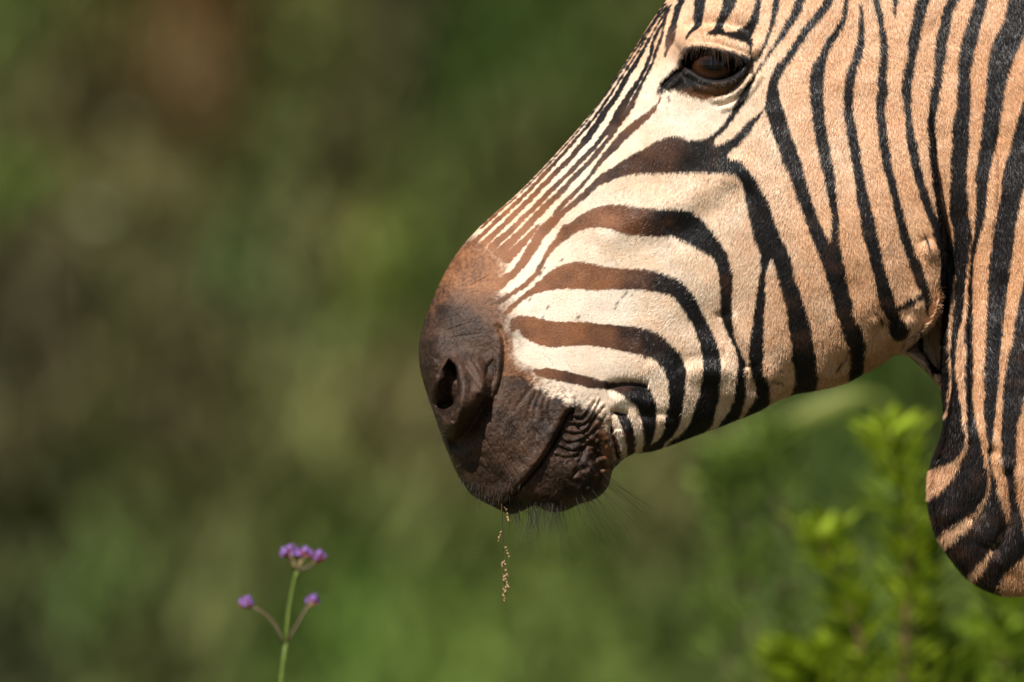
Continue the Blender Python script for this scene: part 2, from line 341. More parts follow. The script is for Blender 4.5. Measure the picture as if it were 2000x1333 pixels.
# nostril wing
LOBE = region([(874,698),(900,682),(932,688),(952,716),(957,750),(950,778),(936,798),(920,822),(902,846),(884,858),(864,852),(852,836),(846,812),(848,795),(860,800),(876,796),(888,790)])
REL += 42 * sstep(7, -15, LOBE) * sstep(690, 790, GY + (GX - 900) * 0.1) + 12 * sstep(8, -22, LOBE)
ridge([(884,700),(900,720),(907,750),(902,785),(890,815),(880,840)], 12, 12)
ridge([(950,770),(940,797),(922,830),(900,862),(874,868)], -24, 16)
ridge([(966,632),(980,646),(987,680),(984,720),(977,756),(962,784),(946,800)], -7, 5)
ridge([(968,700),(949,724),(951,770),(947,796)], -5, 4)
ridge([(972,650),(977,690),(972,730),(962,770)], 4, 9)
ridge([(965,712),(967,735),(960,752)], -2.5, 3)
ridge([(850,705),(856,700),(862,715),(856,740)], -4, 7)
ridge([(860,640),(850,690),(846,740),(846,790)], 7, 16)
ridge([(905,712),(925,740),(945,765)], -2.5, 2.4)
ridge([(920,700),(938,722),(946,745)], -2.5, 2.4)
ridge([(880,800),(888,806),(884,826)], -8, 4)
nxl = np.interp(GY, [704,722,738,754,772,790,802], [874,862,857,848,839,836,842]); nxr = np.interp(GY, [704,710,728,750,770,782,790,802], [878,886,893,896,896,891,886,878])
nt_in = np.clip((GX - nxl) / (nxr - nxl + 1e-3), 0, 1) ** 1.5
REL -= 84 * nt_in * sstep(3.5, -3.0, GX - nxr) * sstep(700, 714, GY) * sstep(812, 786, GY)
REL -= 18 * np.exp(-((GX - 872) / 13) ** 2 - ((GY - 806) / 18) ** 2) * sstep(3, -5, GX - np.interp(GY, [768,790,815,840], [896,889,880,872]))
ridge([(856,790),(866,800),(878,808)], -12, 8)
# upper lip folds
for a, b, c_ in [((1052,742),(1022,776),(1008,800)), ((1075,760),(1058,790),(1064,830)), ((1066,752),(1046,790),(1044,826)), ((1050,760),(1032,800),(1030,830)), ((1080,765),(1070,800),(1078,835))]:
    ridge([a, b, c_], -1.8, 4)
for i in range(26):
    x0 = 930 + 170 * random.random(); y0 = 790 + 110 * random.random()
    if 0.9 * (x0 - 930) + (y0 - 790) < 175:
        L = 30 + 45 * random.random()
        ridge([(x0, y0), (x0 + 0.35 * L, y0 + 0.55 * L), (x0 + 0.62 * L, y0 + L)], -1.6, 1.6)
for pts in ([(960,536),(940,548),(915,562)], [(945,572),(918,570),(915,590),(900,602),(880,612)], [(905,580),(912,600)], [(885,622),(850,640),(824,664)],
            [(930,628),(890,640),(850,656),(826,662)], [(880,600),(862,618)], [(945,652),(905,656),(880,660)], [(895,615),(870,624)]):
    ridge(pts, -1.4, 1.8)
for i in range(60):
    x0 = 850 + 260 * random.random(); y0 = 640 + 290 * random.random(); L = 18 + 34 * random.random(); b_ = random.uniform(-.5, .5)
    ridge([(x0, y0), (x0 + L * (.4 + .2 * b_), y0 + .5 * L), (x0 + L * (.62 + b_), y0 + L)], -.9, 1.4)
# mouth
MOUTH = chaikin([(972,996),(984,984),(1000,968),(1030,934),(1056,902),(1076,872),(1094,838),(1104,814),(1112,803),(1122,804)], False)
w, d, _, sgn, t = line_sd(MOUTH, 260)
up = (sgn < 0)                                  # side of the upper lip
REL[w] += np.where(up, 7 * np.exp(-((d - 8) / 18) ** 2), -12 * np.exp(-d / 60)) * sstep(1.0, 0.88, t)
REL[w] -= 9 * np.exp(-(d / 5.0) ** 2) * sstep(1.0, .97, t)
# folds at the corner of the mouth, ringed round it
for k, pts in enumerate(([(1114,812),(1124,820),(1140,818),(1152,802),(1164,782)], [(1102,826),(1122,835),(1142,830),(1158,808),(1174,780)],
            [(1092,840),(1116,850),(1142,845),(1160,822),(1180,788)], [(1086,858),(1114,868),(1144,860),(1166,836),(1182,806)],
            [(1080,872),(1112,884),(1142,876),(1166,856)], [(1082,890),(1110,898),(1136,892)])):
    pts = [(x + random.uniform(-3, 3), y + random.uniform(-3, 3)) for x, y in pts]
    ridge(pts, (-5.0, -3.2, -4.4, -2.6, -3.2, -2.0)[k], 3.2)
    ridge([(x - 1, y - 7) for x, y in pts], 2.4, 4)
# knobbly chin
chin = np.exp(-((GX - 1170) / 42) ** 2 - ((GY - 905) / 58) ** 2)
n1 = noise2(GX + 0.5 * GY, GY - 0.4 * GX, 17, 1); n2 = noise2(GX, GY, 9, 2)
REL += chin * (27 * (np.abs(n1 - 0.5) * 2 - 0.4) + 12 * (n2 - 0.5))
low = sstep(0, -25, MZ) * sstep(900, 960, GX + 0.4 * (GY - 800)) * (GY > 800)
REL += low * 1.5 * (noise2(GX, GY, 10, 4) - 0.5) + sstep(0, -20, MZ) * 1.1 * (noise2(GX, GY, 4.5, 5) - 0.5)
ridge([(1186,815),(1193,835),(1199,862),(1206,886),(1212,904)], -14, 5)
ridge([(1203,838),(1212,862),(1220,890)], 8, 8)
ridge([(1196,850),(1206,880),(1214,900)], -7, 4)
bump(1218, 876, 14, 14, 7); bump(1222, 840, 10, 16, 6)
# back edge of the jaw and the neck behind it
JAW = chaikin([(1770,-140),(1790,60),(1806,220),(1824,360),(1835,450),(1837,530),(1831,590),(1813,634),(1784,660),(1746,692)], False)
w, d, _, sgn, t = line_sd(JAW, 480)
amp = sstep(0.15, 0.62, t)
behind = (sgn < 0)
REL[w] += np.where(behind, -66 * amp * np.exp(-d / 85) * sstep(0, 9, d) - 8 * amp * np.exp(-d / 90), -26 * amp * np.clip(1 - d / 42, 0, 1) ** 2)
# recess of the throat between the jaw bones
THR = region([(1740,700),(1784,663),(1813,637),(1834,600),(1842,640),(1842,700),(1850,780),(1800,735)])
REL -= 90 * sstep(3, -9, THR)
# neck folds
for pts, a, s in (([(1826,330),(1834,400),(1846,450),(1858,490)], -7, 4), ([(1838,480),(1850,560),(1853,650),(1850,740),(1849,800)], 12, 6),
                  ([(1888,440),(1886,520),(1880,600),(1880,700),(1882,800),(1880,870),(1860,910)], 6, 9), ([(1893,420),(1894,520),(1890,620),(1890,720),(1892,840)], -10, 6),
                  ([(1940,250),(1948,330),(1942,420),(1930,500)], -5, 6), ([(1958,520),(1950,640),(1940,760),(1936,860)], -6, 12),
                  ([(1958,900),(1972,980),(1962,1030),(1935,1080)], -10, 13), ([(1930,860),(1932,930),(1925,980),(1895,1020)], -8, 12),
                  ([(1878,800),(1885,880),(1885,940),(1860,985),(1830,1010)], 9, 26), ([(1945,880),(1950,960),(1940,1020),(1915,1060)], 5, 26), ([(1995,900),(1998,1000),(1985,1060),(1960,1110)], 5, 24)):
    ridge(pts, a, s)
REL += 5 * (noise2(GX, GY, 70, 7) - 0.5) + 2.2 * (noise2(GX, GY, 26, 8) - 0.5)

# ------------------------------------------------------------------ colour of the coat
def idw(anchors, X, Y, power=2.2, eps=900.0):
    num = 0; den = 0
    for a in anchors:
        wgt = ((X - a[0]) ** 2 + (Y - a[1]) ** 2 + eps) ** (-power)
        num = num + wgt[..., None] * np.array(a[2:], np.float32); den = den + wgt
    return num / den[..., None]

q = (slice(None, None, 8), slice(None, None, 8))
def up8(A):
    """bilinear growth of a coarse field to the full map"""
    yy = (GY[:, 0] - GY0) / 8; xx = (GX[0] - GX0) / 8
    yi = np.clip(yy.astype(int), 0, A.shape[0] - 2); xi = np.clip(xx.astype(int), 0, A.shape[1] - 2)
    fy = np.clip(yy - yi, 0, 1)[:, None]; fx = np.clip(xx - xi, 0, 1)[None]
    if A.ndim == 3: fy = fy[..., None]; fx = fx[..., None]
    a = A[yi][:, xi]; b = A[yi][:, xi + 1]; c = A[yi + 1][:, xi]; d = A[yi + 1][:, xi + 1]
    return ((a * (1 - fx) + b * fx) * (1 - fy) + (c * (1 - fx) + d * fx) * fy).astype(np.float32)

TAN = up8(idw([(1100,480,.12),(1100,600,0),(1200,600,0),(1150,700,.1),(1300,600,.3),(1280,230,.15),(1340,210,.1),(1200,420,.15),(1300,370,.3),(1250,500,.25),(1400,400,.45),(1450,500,.6),
    (1480,300,.55),(1400,80,.7),(1350,30,.75),(1600,300,.75),(1550,600,.85),(1700,500,1.05),(1700,650,1.1),(1700,100,.95),(1800,200,1.0),(1640,60,.85),(1830,350,1.0),(1900,400,1.1),(1990,560,1.45),
    (1980,900,1.3),(1830,930,.95),(1860,1030,.95),(1920,700,1.2),(1870,700,.9),(1990,1110,1.2),(1260,60,.8),(1180,230,.35),(1080,350,.3),(1000,420,.45),(1330,700,.35),(1280,790,.35),(1420,750,.4),(1500,730,.8),(1600,720,1.0),(1220,840,.2),(1960,200,1.3),(1800,690,.4)],
    GX[q], GY[q])[..., 0])
BROWN = up8(idw([(1308,92,.5),(1360,30,0),(1365,0,0),(1420,30,.04),(1400,66,.12),(1480,40,0),(1330,20,.02),(1280,50,0),(1295,30,0),(1250,110,0),(1240,150,0),(1540,60,0),(1460,170,.05),(1270,130,.05),(1200,200,.0),(1150,260,.05),(1100,310,.3),(1060,350,.6),(1020,400,.9),(1280,210,.8),(1250,240,.75),(1200,285,.35),(1160,335,.25),(1120,385,.55),(1070,430,.9),(1040,480,1),
    (1180,345,.4),(1230,320,.5),(1280,300,.5),(1320,300,.35),(1350,300,.06),(1450,320,0),(1140,430,.85),(1200,430,.95),(1250,440,.75),(1285,440,.12),(1350,450,0),(1100,540,.9),(1180,545,1),(1250,550,.6),(1290,555,.15),(1330,590,.1),(1400,700,0),
    (1040,640,.95),(1120,655,.95),(1180,660,.7),(1220,665,.35),(1300,700,.1),(1330,780,0),(1080,728,.7),(1120,738,.45),(1180,752,.2),(1260,780,0),(1215,820,.1),(1200,860,.5),(1500,500,.06),(1600,600,.12),(1900,700,.06),(1980,500,.06),(1980,700,.12),(1700,300,.05),(1800,120,.05),(1960,100,.02)],
    GX[q], GY[q])[..., 0])

def ramp(t, stops):
    out = np.zeros(t.shape + (3,), np.float32)
    xs = [s[0] for s in stops]
    for k in range(3): out[..., k] = np.interp(t, xs, [s[1][k] for s in stops])
    return out

fine = noise2(GX, GY, 3.0, 11); mid = noise2(GX, GY, 22, 12); big = noise2(GX, GY, 60, 13)
light = ramp(TAN * 1.14 + .02 + 0.30 * (mid - 0.5) + 0.28 * (big - 0.5), [(0, (.80,.685,.555)), (0.5, (.775,.58,.41)), (1.0, (.695,.43,.255)), (1.5, (.60,.325,.165))])
darkc = ramp(np.clip(BROWN + 0.30 * (mid - 0.5) * (BROWN > .08), 0, 1), [(0, (.0070,.0064,.0066)), (.15, (.0135,.0095,.008)), (.5, (.080,.036,.020)), (1.0, (.235,.096,.041))])
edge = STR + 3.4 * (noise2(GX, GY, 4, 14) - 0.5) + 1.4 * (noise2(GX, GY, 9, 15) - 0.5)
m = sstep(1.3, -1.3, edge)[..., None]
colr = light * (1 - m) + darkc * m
# brown nose with the light stripes running out into it
nose = ramp(np.clip(0.5 + 0.8 * (big - 0.5) + .6 * (mid - .5) + .9 * (fine - .5), 0, 1), [(0, (.115,.048,.022)), (1, (.30,.135,.060))])
mb = sstep(22, -15, BR + 12 * (noise2(GX, GY, 12, 16) - .5) + 9 * (fine - .5))
mb = np.maximum(mb, 0) * sstep(-2.5, 3.0, LIGHTEND + 2 * (fine - .5))
colr = colr * (1 - mb[..., None]) + nose * mb[..., None]
# speckled change from light hair to the lip
spk = sstep(.56, .70, noise2(GX, GY, 2.6, 18)) * sstep(46, 6, MZ) * (GX > 985) * .75
colr = colr * (1 - spk[..., None]) + np.array([.12,.06,.035]) * spk[..., None]
skin = ramp(np.clip(.5 + 1.0 * (mid - .5) + .7 * (big - .5) + 1.0 * (fine - .5), 0, 1), [(0, (.019,.0105,.0066)), (1, (.070,.037,.0225))])
wide = sstep(600, 720, GY)
mm = sstep(64, -30, MZ + 26 * (mid - .5) + 16 * (fine - .5)) * (1 - wide) + sstep(7, -7, MZ + 14 * (mid - .5) + 9 * (fine - .5)) * wide
lg = np.exp(np.log(colr + 1e-4) * (1 - mm[..., None]) + np.log(skin + 1e-4) * mm[..., None])
lin_ = colr * (1 - mm[..., None]) + skin * mm[..., None]
colr = lg * (1 - wide[..., None]) + lin_ * wide[..., None]
rust = np.exp(-((GX - 1188) / 22) ** 2 - ((GY - 870) / 62) ** 2) * mm * sstep(.3, .6, noise2(GX, GY, 9, 20))
colr = colr * (1 - .8 * rust[..., None]) + np.array([.24,.105,.045]) * .8 * rust[..., None]
# round the eye
eb = np.clip((GY - 164 + .12 * (GX - 1380)) / 20, 0, 1) * sstep(1290, 1320, GX)
ecol = np.array([.016,.014,.014]) * (1 - eb[..., None]) + ramp(np.clip(fine, 0, 1), [(0, (.05,.024,.012)), (1, (.22,.095,.035))]) * eb[..., None]
me_ = sstep(3.5, -3.5, EP + 7 * (fine - .5))
colr = colr * (1 - me_[..., None]) + ecol * me_[..., None]
upper = np.exp(-((GX - 1322) / 22) ** 2 - ((GY - 100) / 26) ** 2) * .55
colr = colr * (1 - upper[..., None]) + np.array([.14,.062,.028]) * upper[..., None]
# small scars and dirt on the cheek
for (x, y, s) in [(1052,520,2.5),(1060,512,2),(1056,535,3),(1064,524,2),(1098,508,2),(1070,601,2.4),(1130,620,2.6),(1060,620,2),(1222,574,2.6),(1216,580,2),(1206,592,2.2),(1202,602,2),(1234,577,1.8),(1035,586,2),(1304,192,2),(1306,198,2),(1382,354,1.6)]:
    k = np.exp(-((GX - x + .5 * (GY - y)) / s) ** 2 - ((GY - y) / (s * 1.8)) ** 2)[..., None]
    colr = colr * (1 - k) + np.array([.03,.025,.025]) * k
colr = colr.astype(np.float32)
SMOOTHSKIN = np.clip(mm * sstep(6, -10, MZ), 0, 1)      # bare skin: no coat hairs

def samp(A, px, py):
    x = np.clip(px - GX0, 0, GW - 1.001); y = np.clip(py - GY0, 0, GH - 1.001)
    xi = x.astype(np.int32); yi = y.astype(np.int32); fx = x - xi; fy = y - yi
    if A.ndim == 3: fx = fx[..., None]; fy = fy[..., None]
    return (A[yi, xi] * (1 - fx) + A[yi, xi + 1] * fx) * (1 - fy) + (A[yi + 1, xi] * (1 - fx) + A[yi + 1, xi + 1] * fx) * fy

# ------------------------------------------------------------------ zebra body: one continuous loft from the lips to the rump
# top x,y   bottom x,y   half width   exponent   peak shift   [control x,y]
SEC = [
 (970, 985, 979, 986, 0, 2, 1), (952, 984, 981, 994, 40, 2.1, 1), (930, 972, 990, 1003, 66, 2.2, 1), (905, 945, 1018, 999, 92, 2.3, 1),
 (885, 908, 1045, 988, 110, 2.4, 1), (866, 862, 1072, 999, 126, 2.5, 0.98), (850, 815, 1100, 999, 138, 2.6, 0.95), (836, 775, 1132, 985, 146, 2.6, 0.92),
 (824, 735, 1160, 976, 150, 2.6, 0.9), (818, 692, 1187, 952, 150, 2.6, 0.88), (822, 655, 1197, 918, 147, 2.6, 0.88), (831, 622, 1212, 900, 143, 2.5, 0.88),
 (846, 584, 1232, 887, 139, 2.5, 0.9), (866, 540, 1276, 879, 134, 2.4, 0.92), (892, 496, 1320, 864, 131, 2.4, 0.95), (922, 460, 1362, 848, 130, 2.4, 0.98),
 (960, 423, 1400, 834, 131, 2.4, 1), (1003, 386, 1442, 817, 134, 2.4, 1), (1052, 338, 1482, 800, 140, 3, 1), (1100, 286, 1516, 781, 149, 3, 1),
 (1142, 238, 1550, 768, 160, 3, 1), (1180, 189, 1604, 758, 172, 3, 1), (1212, 139, 1652, 744, 184, 3, 1), (1242, 93, 1694, 722, 195, 3, 1),
 (1270, 48, 1722, 706, 204, 3, 1), (1301, 4, 1742, 693, 210, 3, 1), (1338, -46, 1757, 689, 215, 3, 1), (1390, -112, 1775, 694, 220, 3, 0.98),
 (1470, -200, 1798, 710, 222, 3, 0.95), (1570, -290, 1822, 735, 222, 2.4, 0.92), (1660, -350, 1839, 758, 222, 2.6, 0.92, 1800, 300), (1740, -390, 1846, 800, 224, 2.6, 0.92, 1856, 420),
 (1800, -412, 1843, 850, 226, 2.6, 0.92, 1905, 520), (1850, -428, 1828, 896, 228, 2.6, 0.92, 1940, 600), (1895, -440, 1819, 935, 230, 2.6, 0.92, 1965, 660), (1935, -448, 1820, 990, 232, 2.6, 0.92, 1985, 700),
 (1975, -456, 1832, 1038, 234, 2.6, 0.92, 2005, 720), (2010, -462, 1856, 1080, 236, 2.6, 0.92, 2025, 740), (2045, -466, 1892, 1124, 238, 2.6, 0.92, 2045, 740), (2085, -470, 1940, 1151, 240, 2.6, 0.92, 2070, 720),
 (2130, -472, 2010, 1158, 244, 2.6, 0.92, 2100, 650), (2220, -470, 2120, 1166, 250, 2, 0.75), (2400, -400, 2300, 1210, 270, 2, 0.8), (2650, -220, 2500, 1350, 320, 2.1, 0.85),
 (2950, 20, 2750, 1640, 430, 2.2, 0.9), (3250, 210, 3080, 1900, 530, 2.2, 1), (3650, 300, 3520, 1990, 590, 2.2, 1.05), (4250, 340, 4220, 2040, 640, 2.2, 1.1),
 (4900, 300, 4880, 1990, 640, 2.2, 1.05), (5450, 250, 5350, 1880, 600, 2.2, 1), (5850, 330, 5700, 1700, 500, 2.2, 1), (6120, 520, 5950, 1500, 350, 2.2, 1),
 (6260, 780, 6130, 1280, 180, 2.1, 1), (6290, 950, 6250, 1120, 0, 2, 1)]
knots = []
for r in SEC:
    r = list(r)
    if len(r) == 7: r += [(r[0] + r[2]) / 2, (r[1] + r[3]) / 2]
    knots.append(r)
knots = np.array(knots, np.float64)
mid_pt = .2 * knots[:, 0:2] + .35 * knots[:, 7:9] + .45 * knots[:, 2:4]
step = np.hypot(*np.diff(mid_pt, axis=0).T) + 4
kpos = np.concatenate([[0], np.cumsum(step)])
def hermite(xk, yk, x):
    """monotone-ish cubic through the knots"""
    h = np.diff(xk)[:, None]; dlt = np.diff(yk, axis=0) / h
    mS = np.zeros_like(yk)
    hm = (h[1:] + h[:-1])
    mS[1:-1] = (dlt[:-1] * h[1:] + dlt[1:] * h[:-1]) / hm
    mS[0] = dlt[0]; mS[-1] = dlt[-1]
    i = np.clip(np.searchsorted(xk, x) - 1, 0, len(xk) - 2)
    hh = (xk[i + 1] - xk[i])[:, None]; t = ((x - xk[i])[:, None]) / hh
    return ((2*t**3 - 3*t**2 + 1) * yk[i] + (t**3 - 2*t**2 + t) * hh * mS[i] + (-2*t**3 + 3*t**2) * yk[i+1] + (t**3 - t**2) * hh * mS[i+1])
S_FINE = kpos[41]
s0 = S_FINE * (np.linspace(0, 1, 60) ** 2) * 0.02
s_vals = np.concatenate([s0, np.linspace(s0[-1], S_FINE, 960)[1:], np.linspace(S_FINE, kpos[-1], 70)[1:]])
sec = hermite(kpos, knots, s_vals)
# half width rises like a rounded nose at the tip
sec[:, 4] = np.where(s_vals < kpos[5], np.interp(s_vals, kpos[:6], knots[:6, 4]) * 0.35 + 0.65 * 126 * np.sqrt(np.clip(s_vals / kpos[5], 0, 1) * (2 - np.clip(s_vals / kpos[5], 0, 1))), sec[:, 4])
sec[-1, 4] = 0; sec[0, 4] = 0
NS = len(s_vals)
def upar(n): return (1 - np.cos(np.linspace(0, math.pi, n))) / 2
NF, NB = 720, 140
def surf(u):
    U = u[None, :]
    c = lambda k: sec[:, k][:, None]
    PX = (1-U)**2 * c(0) + 2*U*(1-U) * c(7) + U**2 * c(2)
    PY = (1-U)**2 * c(1) + 2*U*(1-U) * c(8) + U**2 * c(3)
    ug = U ** c(6)
    x = np.abs(2 * ug - 1); p = c(5)
    base = c(4) * np.clip(1 - x ** p, 0, 1) ** (1 / p)
    flap = (np.interp(np.arange(NS), np.interp(kpos[[29, 32, 41, 44]], s_vals, np.arange(NS)), [0, 1, 1, 0])[:, None]) * sstep(.45, .7, ug)
    base = base * (1 - flap) + flap * c(4) * (.56 * np.clip(1 - x ** 12, 0, 1) ** (1 / 12) + .44 * (1 - x ** 2))
    fade = sstep(0, .045, U) * sstep(1, .965, U)
    inframe = sstep(2055, 2015, PX) * sstep(-38, -5, PY)
    return PX, PY, base, base + samp(REL, PX, PY) * fade * inframe

uF = upar(NF); uB = upar(NB)[::-1][1:-1]
PXf, PYf, BASEf, DEf = surf(uF)
PXb, PYb, BASEb, DEb = surf(uB)
DEf[:, 0] = 0; DEf[:, -1] = 0
DEf = np.maximum(DEf, 0); DEb = np.maximum(DEb, 0)

def coat_at(px, py):
    pyc = np.maximum(py, -36.0)
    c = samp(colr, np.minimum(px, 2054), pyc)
    far = sstep(2030, 2056, px)[..., None]
    st = np.sin((px + 0.12 * py) / 27.0 + 1.6 * noise2(px, py, 260, 21)) > .1
    c2 = np.where(st[..., None], np.array([.022,.018,.017]), np.array([.60,.38,.22]))
    return c * (1 - far) + c2 * far

PX = np.concatenate([PXf, PXb], 1); PY = np.concatenate([PYf, PYb], 1)
DE = np.concatenate([-DEf, DEb], 1)
NR = PX.shape[1]
VB = np.stack([(PX - 1000) * K, DE * K, ZC + (666.5 - PY) * K], -1)
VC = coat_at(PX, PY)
ii = np.arange(NS - 1)[:, None] * NR; jj = np.arange(NR)[None]; jn = (jj + 1) % NR
F = np.stack([ii + jj, ii + NR + jj, ii + NR + jn, ii + jn], -1).reshape(-1, 4)

# legs continue the trunk's mesh
verts = [VB.reshape(-1, 3)]; cols = [VC.reshape(-1, 3)]; faces = [F]; nv = NS * NR
def leg(points):
    global nv
    pts = np.array(points, float); n = len(pts); m = 16
    tt = np.linspace(0, n - 1, 46)
    P = hermite(np.arange(n, dtype=float), pts, tt)
    a = np.linspace(0, 2 * math.pi, m, endpoint=False)
    v = np.stack([P[:, 0][:, None] + P[:, 3][:, None] * np.cos(a), P[:, 1][:, None] + .8 * P[:, 3][:, None] * np.sin(a), np.repeat(P[:, 2][:, None], m, 1)], -1)
    c = np.where((np.sin(v[..., 2] * 95 + 2 * np.sin(v[..., 0] * 40)) > .1)[..., None], [.022,.018,.017], [.60,.40,.25])
    c = np.where((v[..., 2] < .07)[..., None], [.03,.025,.022], c)
    i = np.arange(len(tt) - 1)[:, None] * m; j = np.arange(m)[None]; k = (j + 1) % m
    f = np.stack([i + j, i + k, i + m + k, i + m + j], -1).reshape(-1, 4) + nv
    verts.append(v.reshape(-1, 3)); cols.append(c.reshape(-1, 3)); faces.append(f); nv += len(tt) * m
    cap = [nv - m + q_ for q_ in range(m)]
    faces.append(np.array([[cap[0], cap[q_], cap[q_ + 1], cap[q_ + 2]] for q_ in range(1, m - 2, 2)]))
for y in (-.13, .13):
    leg([(.86, y, .92, .13), (.85, y, .74, .10), (.84, y, .58, .065), (.83, y, .42, .045), (.835, y, .34, .042), (.83, y, .22, .030), (.83, y, .12, .032), (.80, y, .07, .040), (.785, y, .03, .050), (.78, y, .0, .054)])
    leg([(1.86, y, .98, .20), (1.84, y, .76, .15), (1.86, y, .62, .09), (1.93, y, .47, .052), (1.93, y, .38, .046), (1.91, y, .24, .034), (1.90, y, .12, .034), (1.865, y, .07, .042), (1.85, y, .03, .052), (1.845, y, .0, .056)])
VA = np.concatenate(verts); CA = np.concatenate(cols); FA = np.concatenate(faces)

# materials of the animal
def attr_mat(name, rough, spec, bump_scale=None, bump_amt=0.2, sheen=0.0):
    mt, nt, b = mat_new(name)
    a = nt.nodes.new("ShaderNodeAttribute"); a.attribute_name = "coat"
    nt.links.new(a.outputs["Color"], b.inputs["Base Color"])
    b.inputs["Roughness"].default_value = rough
    b.inputs["Specular IOR Level"].default_value = spec
    if sheen: b.inputs["Sheen Weight"].default_value = sheen
    if bump_scale:
        tc = nt.nodes.new("ShaderNodeTexCoord"); nz = nt.nodes.new("ShaderNodeTexNoise"); bp = nt.nodes.new("ShaderNodeBump")
        nz.inputs["Scale"].default_value = bump_scale; nz.inputs["Detail"].default_value = 3
        nt.links.new(tc.outputs["Object"], nz.inputs["Vector"]); nt.links.new(nz.outputs["Fac"], bp.inputs["Height"])
        bp.inputs["Strength"].default_value = bump_amt; bp.inputs["Distance"].default_value = .002
        nt.links.new(bp.outputs["Normal"], b.inputs["Normal"])
    return mt
M_HIDE = attr_mat("zebra_hide", .50, .24, 1100, .35)
M_FUR = attr_mat("zebra_coat_hair", .42, .27)
M_HAIR, nt_, b_ = mat_new("whisker_hair"); b_.inputs["Base Color"].default_value = (.022,.015,.010,1); b_.inputs["Roughness"].default_value = .5
M_LASH, nt_, b_ = mat_new("eyelash_hair"); b_.inputs["Base Color"].default_value = (.045,.026,.014,1); b_.inputs["Roughness"].default_value = .4

zebra = empty("zebra", (1.2, 0, 0))
tag(zebra, "black and tan striped zebra with a dark muzzle, a grass stalk hanging from its lips", "zebra")
def own(o):
    o.parent = zebra; o.matrix_parent_inverse = zebra.matrix_world.inverted(); return o
from mathutils import Matrix
INV = Matrix.Translation((-1.2, 0, 0))
def child(o):
    o.parent = zebra; o.matrix_parent_inverse = INV; return o
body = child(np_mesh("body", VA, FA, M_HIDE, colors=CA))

# ------------------------------------------------------------------ coat hairs: short flat strands lying along the hide
P3 = np.stack([(PXf - 1000) * K, -DEf * K, ZC + (666.5 - PYf) * K], -1)
E1 = P3[1:, :-1] - P3[:-1, :-1]; E2 = P3[:-1, 1:] - P3[:-1, :-1]
N = np.cross(E1, E2)
area = np.linalg.norm(N, axis=-1)
NN = N / (area[..., None] + 1e-12)
if NN[500, 300, 1] > 0: NN = -NN
cx, cy = PXf[:-1, :-1], PYf[:-1, :-1]
ok = (cx < 2022) & (cy > -16) & (cx > 800)
bare = samp(SMOOTHSKIN, cx, cy)
hole = (samp(EO, cx, cy) < 2) | (samp(NO, cx, cy) < 3)
wgt = area * ok * (1 - .45 * np.clip(bare * 1.4, 0, 1)) * (~hole)
NHAIR = 540000
cdf = np.cumsum(wgt.ravel()); pick = np.searchsorted(cdf, rng.random(NHAIR) * cdf[-1])
pi_, pj_ = np.unravel_index(np.clip(pick, 0, wgt.size - 1), wgt.shape)
ru, rv = rng.random((2, NHAIR))[..., None]
root = P3[pi_, pj_] + ru * E1[pi_, pj_] + rv * E2[pi_, pj_]
nrm = NN[pi_, pj_]
hx = 1000 + root[:, 0] / K; hy = 666.5 - (root[:, 2] - ZC) / K
# growth direction in side view and hair length
lay = idw([(950,500,-.55,.8),(1150,250,-.6,.78),(1280,60,-.5,.85),(1200,480,-.7,.4),(1150,650,-.85,.25),(1350,450,-.25,.8),(1400,80,.1,.6),(1420,180,.1,.9),(1500,350,-.1,.95),(1700,400,.15,.95),(1700,650,.1,.95),(1350,760,-.1,.9),(1250,840,-.1,.9),
    (1800,150,.2,.95),(1900,300,.2,.95),(1950,700,.25,.95),(1880,980,-.1,.95),(1980,1080,.1,.95)], hx, hy, 2.0, 2000.)
Lh = idw([(900,560,3.2),(1000,450,3.4),(1150,250,3.6),(1280,60,4.5),(1150,480,5.5),(1130,620,5),(1100,750,4.5),(1300,400,8),(1350,230,6),(1350,650,7.5),(1300,800,8),(1400,80,8),(1400,185,6),(1500,350,10),(1600,500,10.5),(1700,650,12),(1500,730,10),(1700,150,11),(1850,200,11),(1900,500,11),(1950,800,12),(1850,980,18),(1960,1100,17)], hx, hy, 2.0, 2000.)[:, 0]
bh = np.clip(samp(SMOOTHSKIN, hx, hy) * 1.4, 0, 1)
Lh = Lh * (1 - bh) + 2.7 * bh
Lh = Lh * (.65 + .7 * rng.random(NHAIR))
ang = np.arctan2(lay[:, 1], lay[:, 0]) + rng.normal(0, .24, NHAIR) + .7 * (noise2(hx, hy, 34, 31) - .5)
v = np.stack([np.cos(ang), np.zeros(NHAIR), -np.sin(ang)], -1)
tan_ = v - nrm * np.sum(v * nrm, -1, keepdims=True)
tan_ /= np.linalg.norm(tan_, axis=-1, keepdims=True) + 1e-9
tilt = np.radians(rng.uniform(6, 19, NHAIR))[:, None]
tilt = tilt + (np.radians(14) * (np.abs(nrm[:, 1]) < .35))[:, None]
dirv = tan_ * np.cos(tilt) + nrm * np.sin(tilt)
side = np.cross(nrm, dirv); side /= np.linalg.norm(side, axis=-1, keepdims=True) + 1e-9
roll = rng.normal(0, .36, NHAIR)[:, None]
side = side * np.cos(roll) + np.cross(dirv, side) * np.sin(roll)
wd = (rng.uniform(.42, .75, NHAIR) * np.clip(Lh / 8, .62, 1.25))[:, None] * K
root = root - nrm * .0002
tipp = root + dirv * (Lh * K)[:, None]
HV = np.stack([root - side * wd, root + side * wd, tipp], 1).reshape(-1, 3)
HF = np.arange(NHAIR * 3).reshape(-1, 3)
flip = np.sum(np.cross(HV[1::3] - HV[0::3], HV[2::3] - HV[0::3]) * nrm, -1) < 0
HF[flip] = HF[flip][:, ::-1]
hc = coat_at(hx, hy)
lum = hc.mean(-1, keepdims=True)
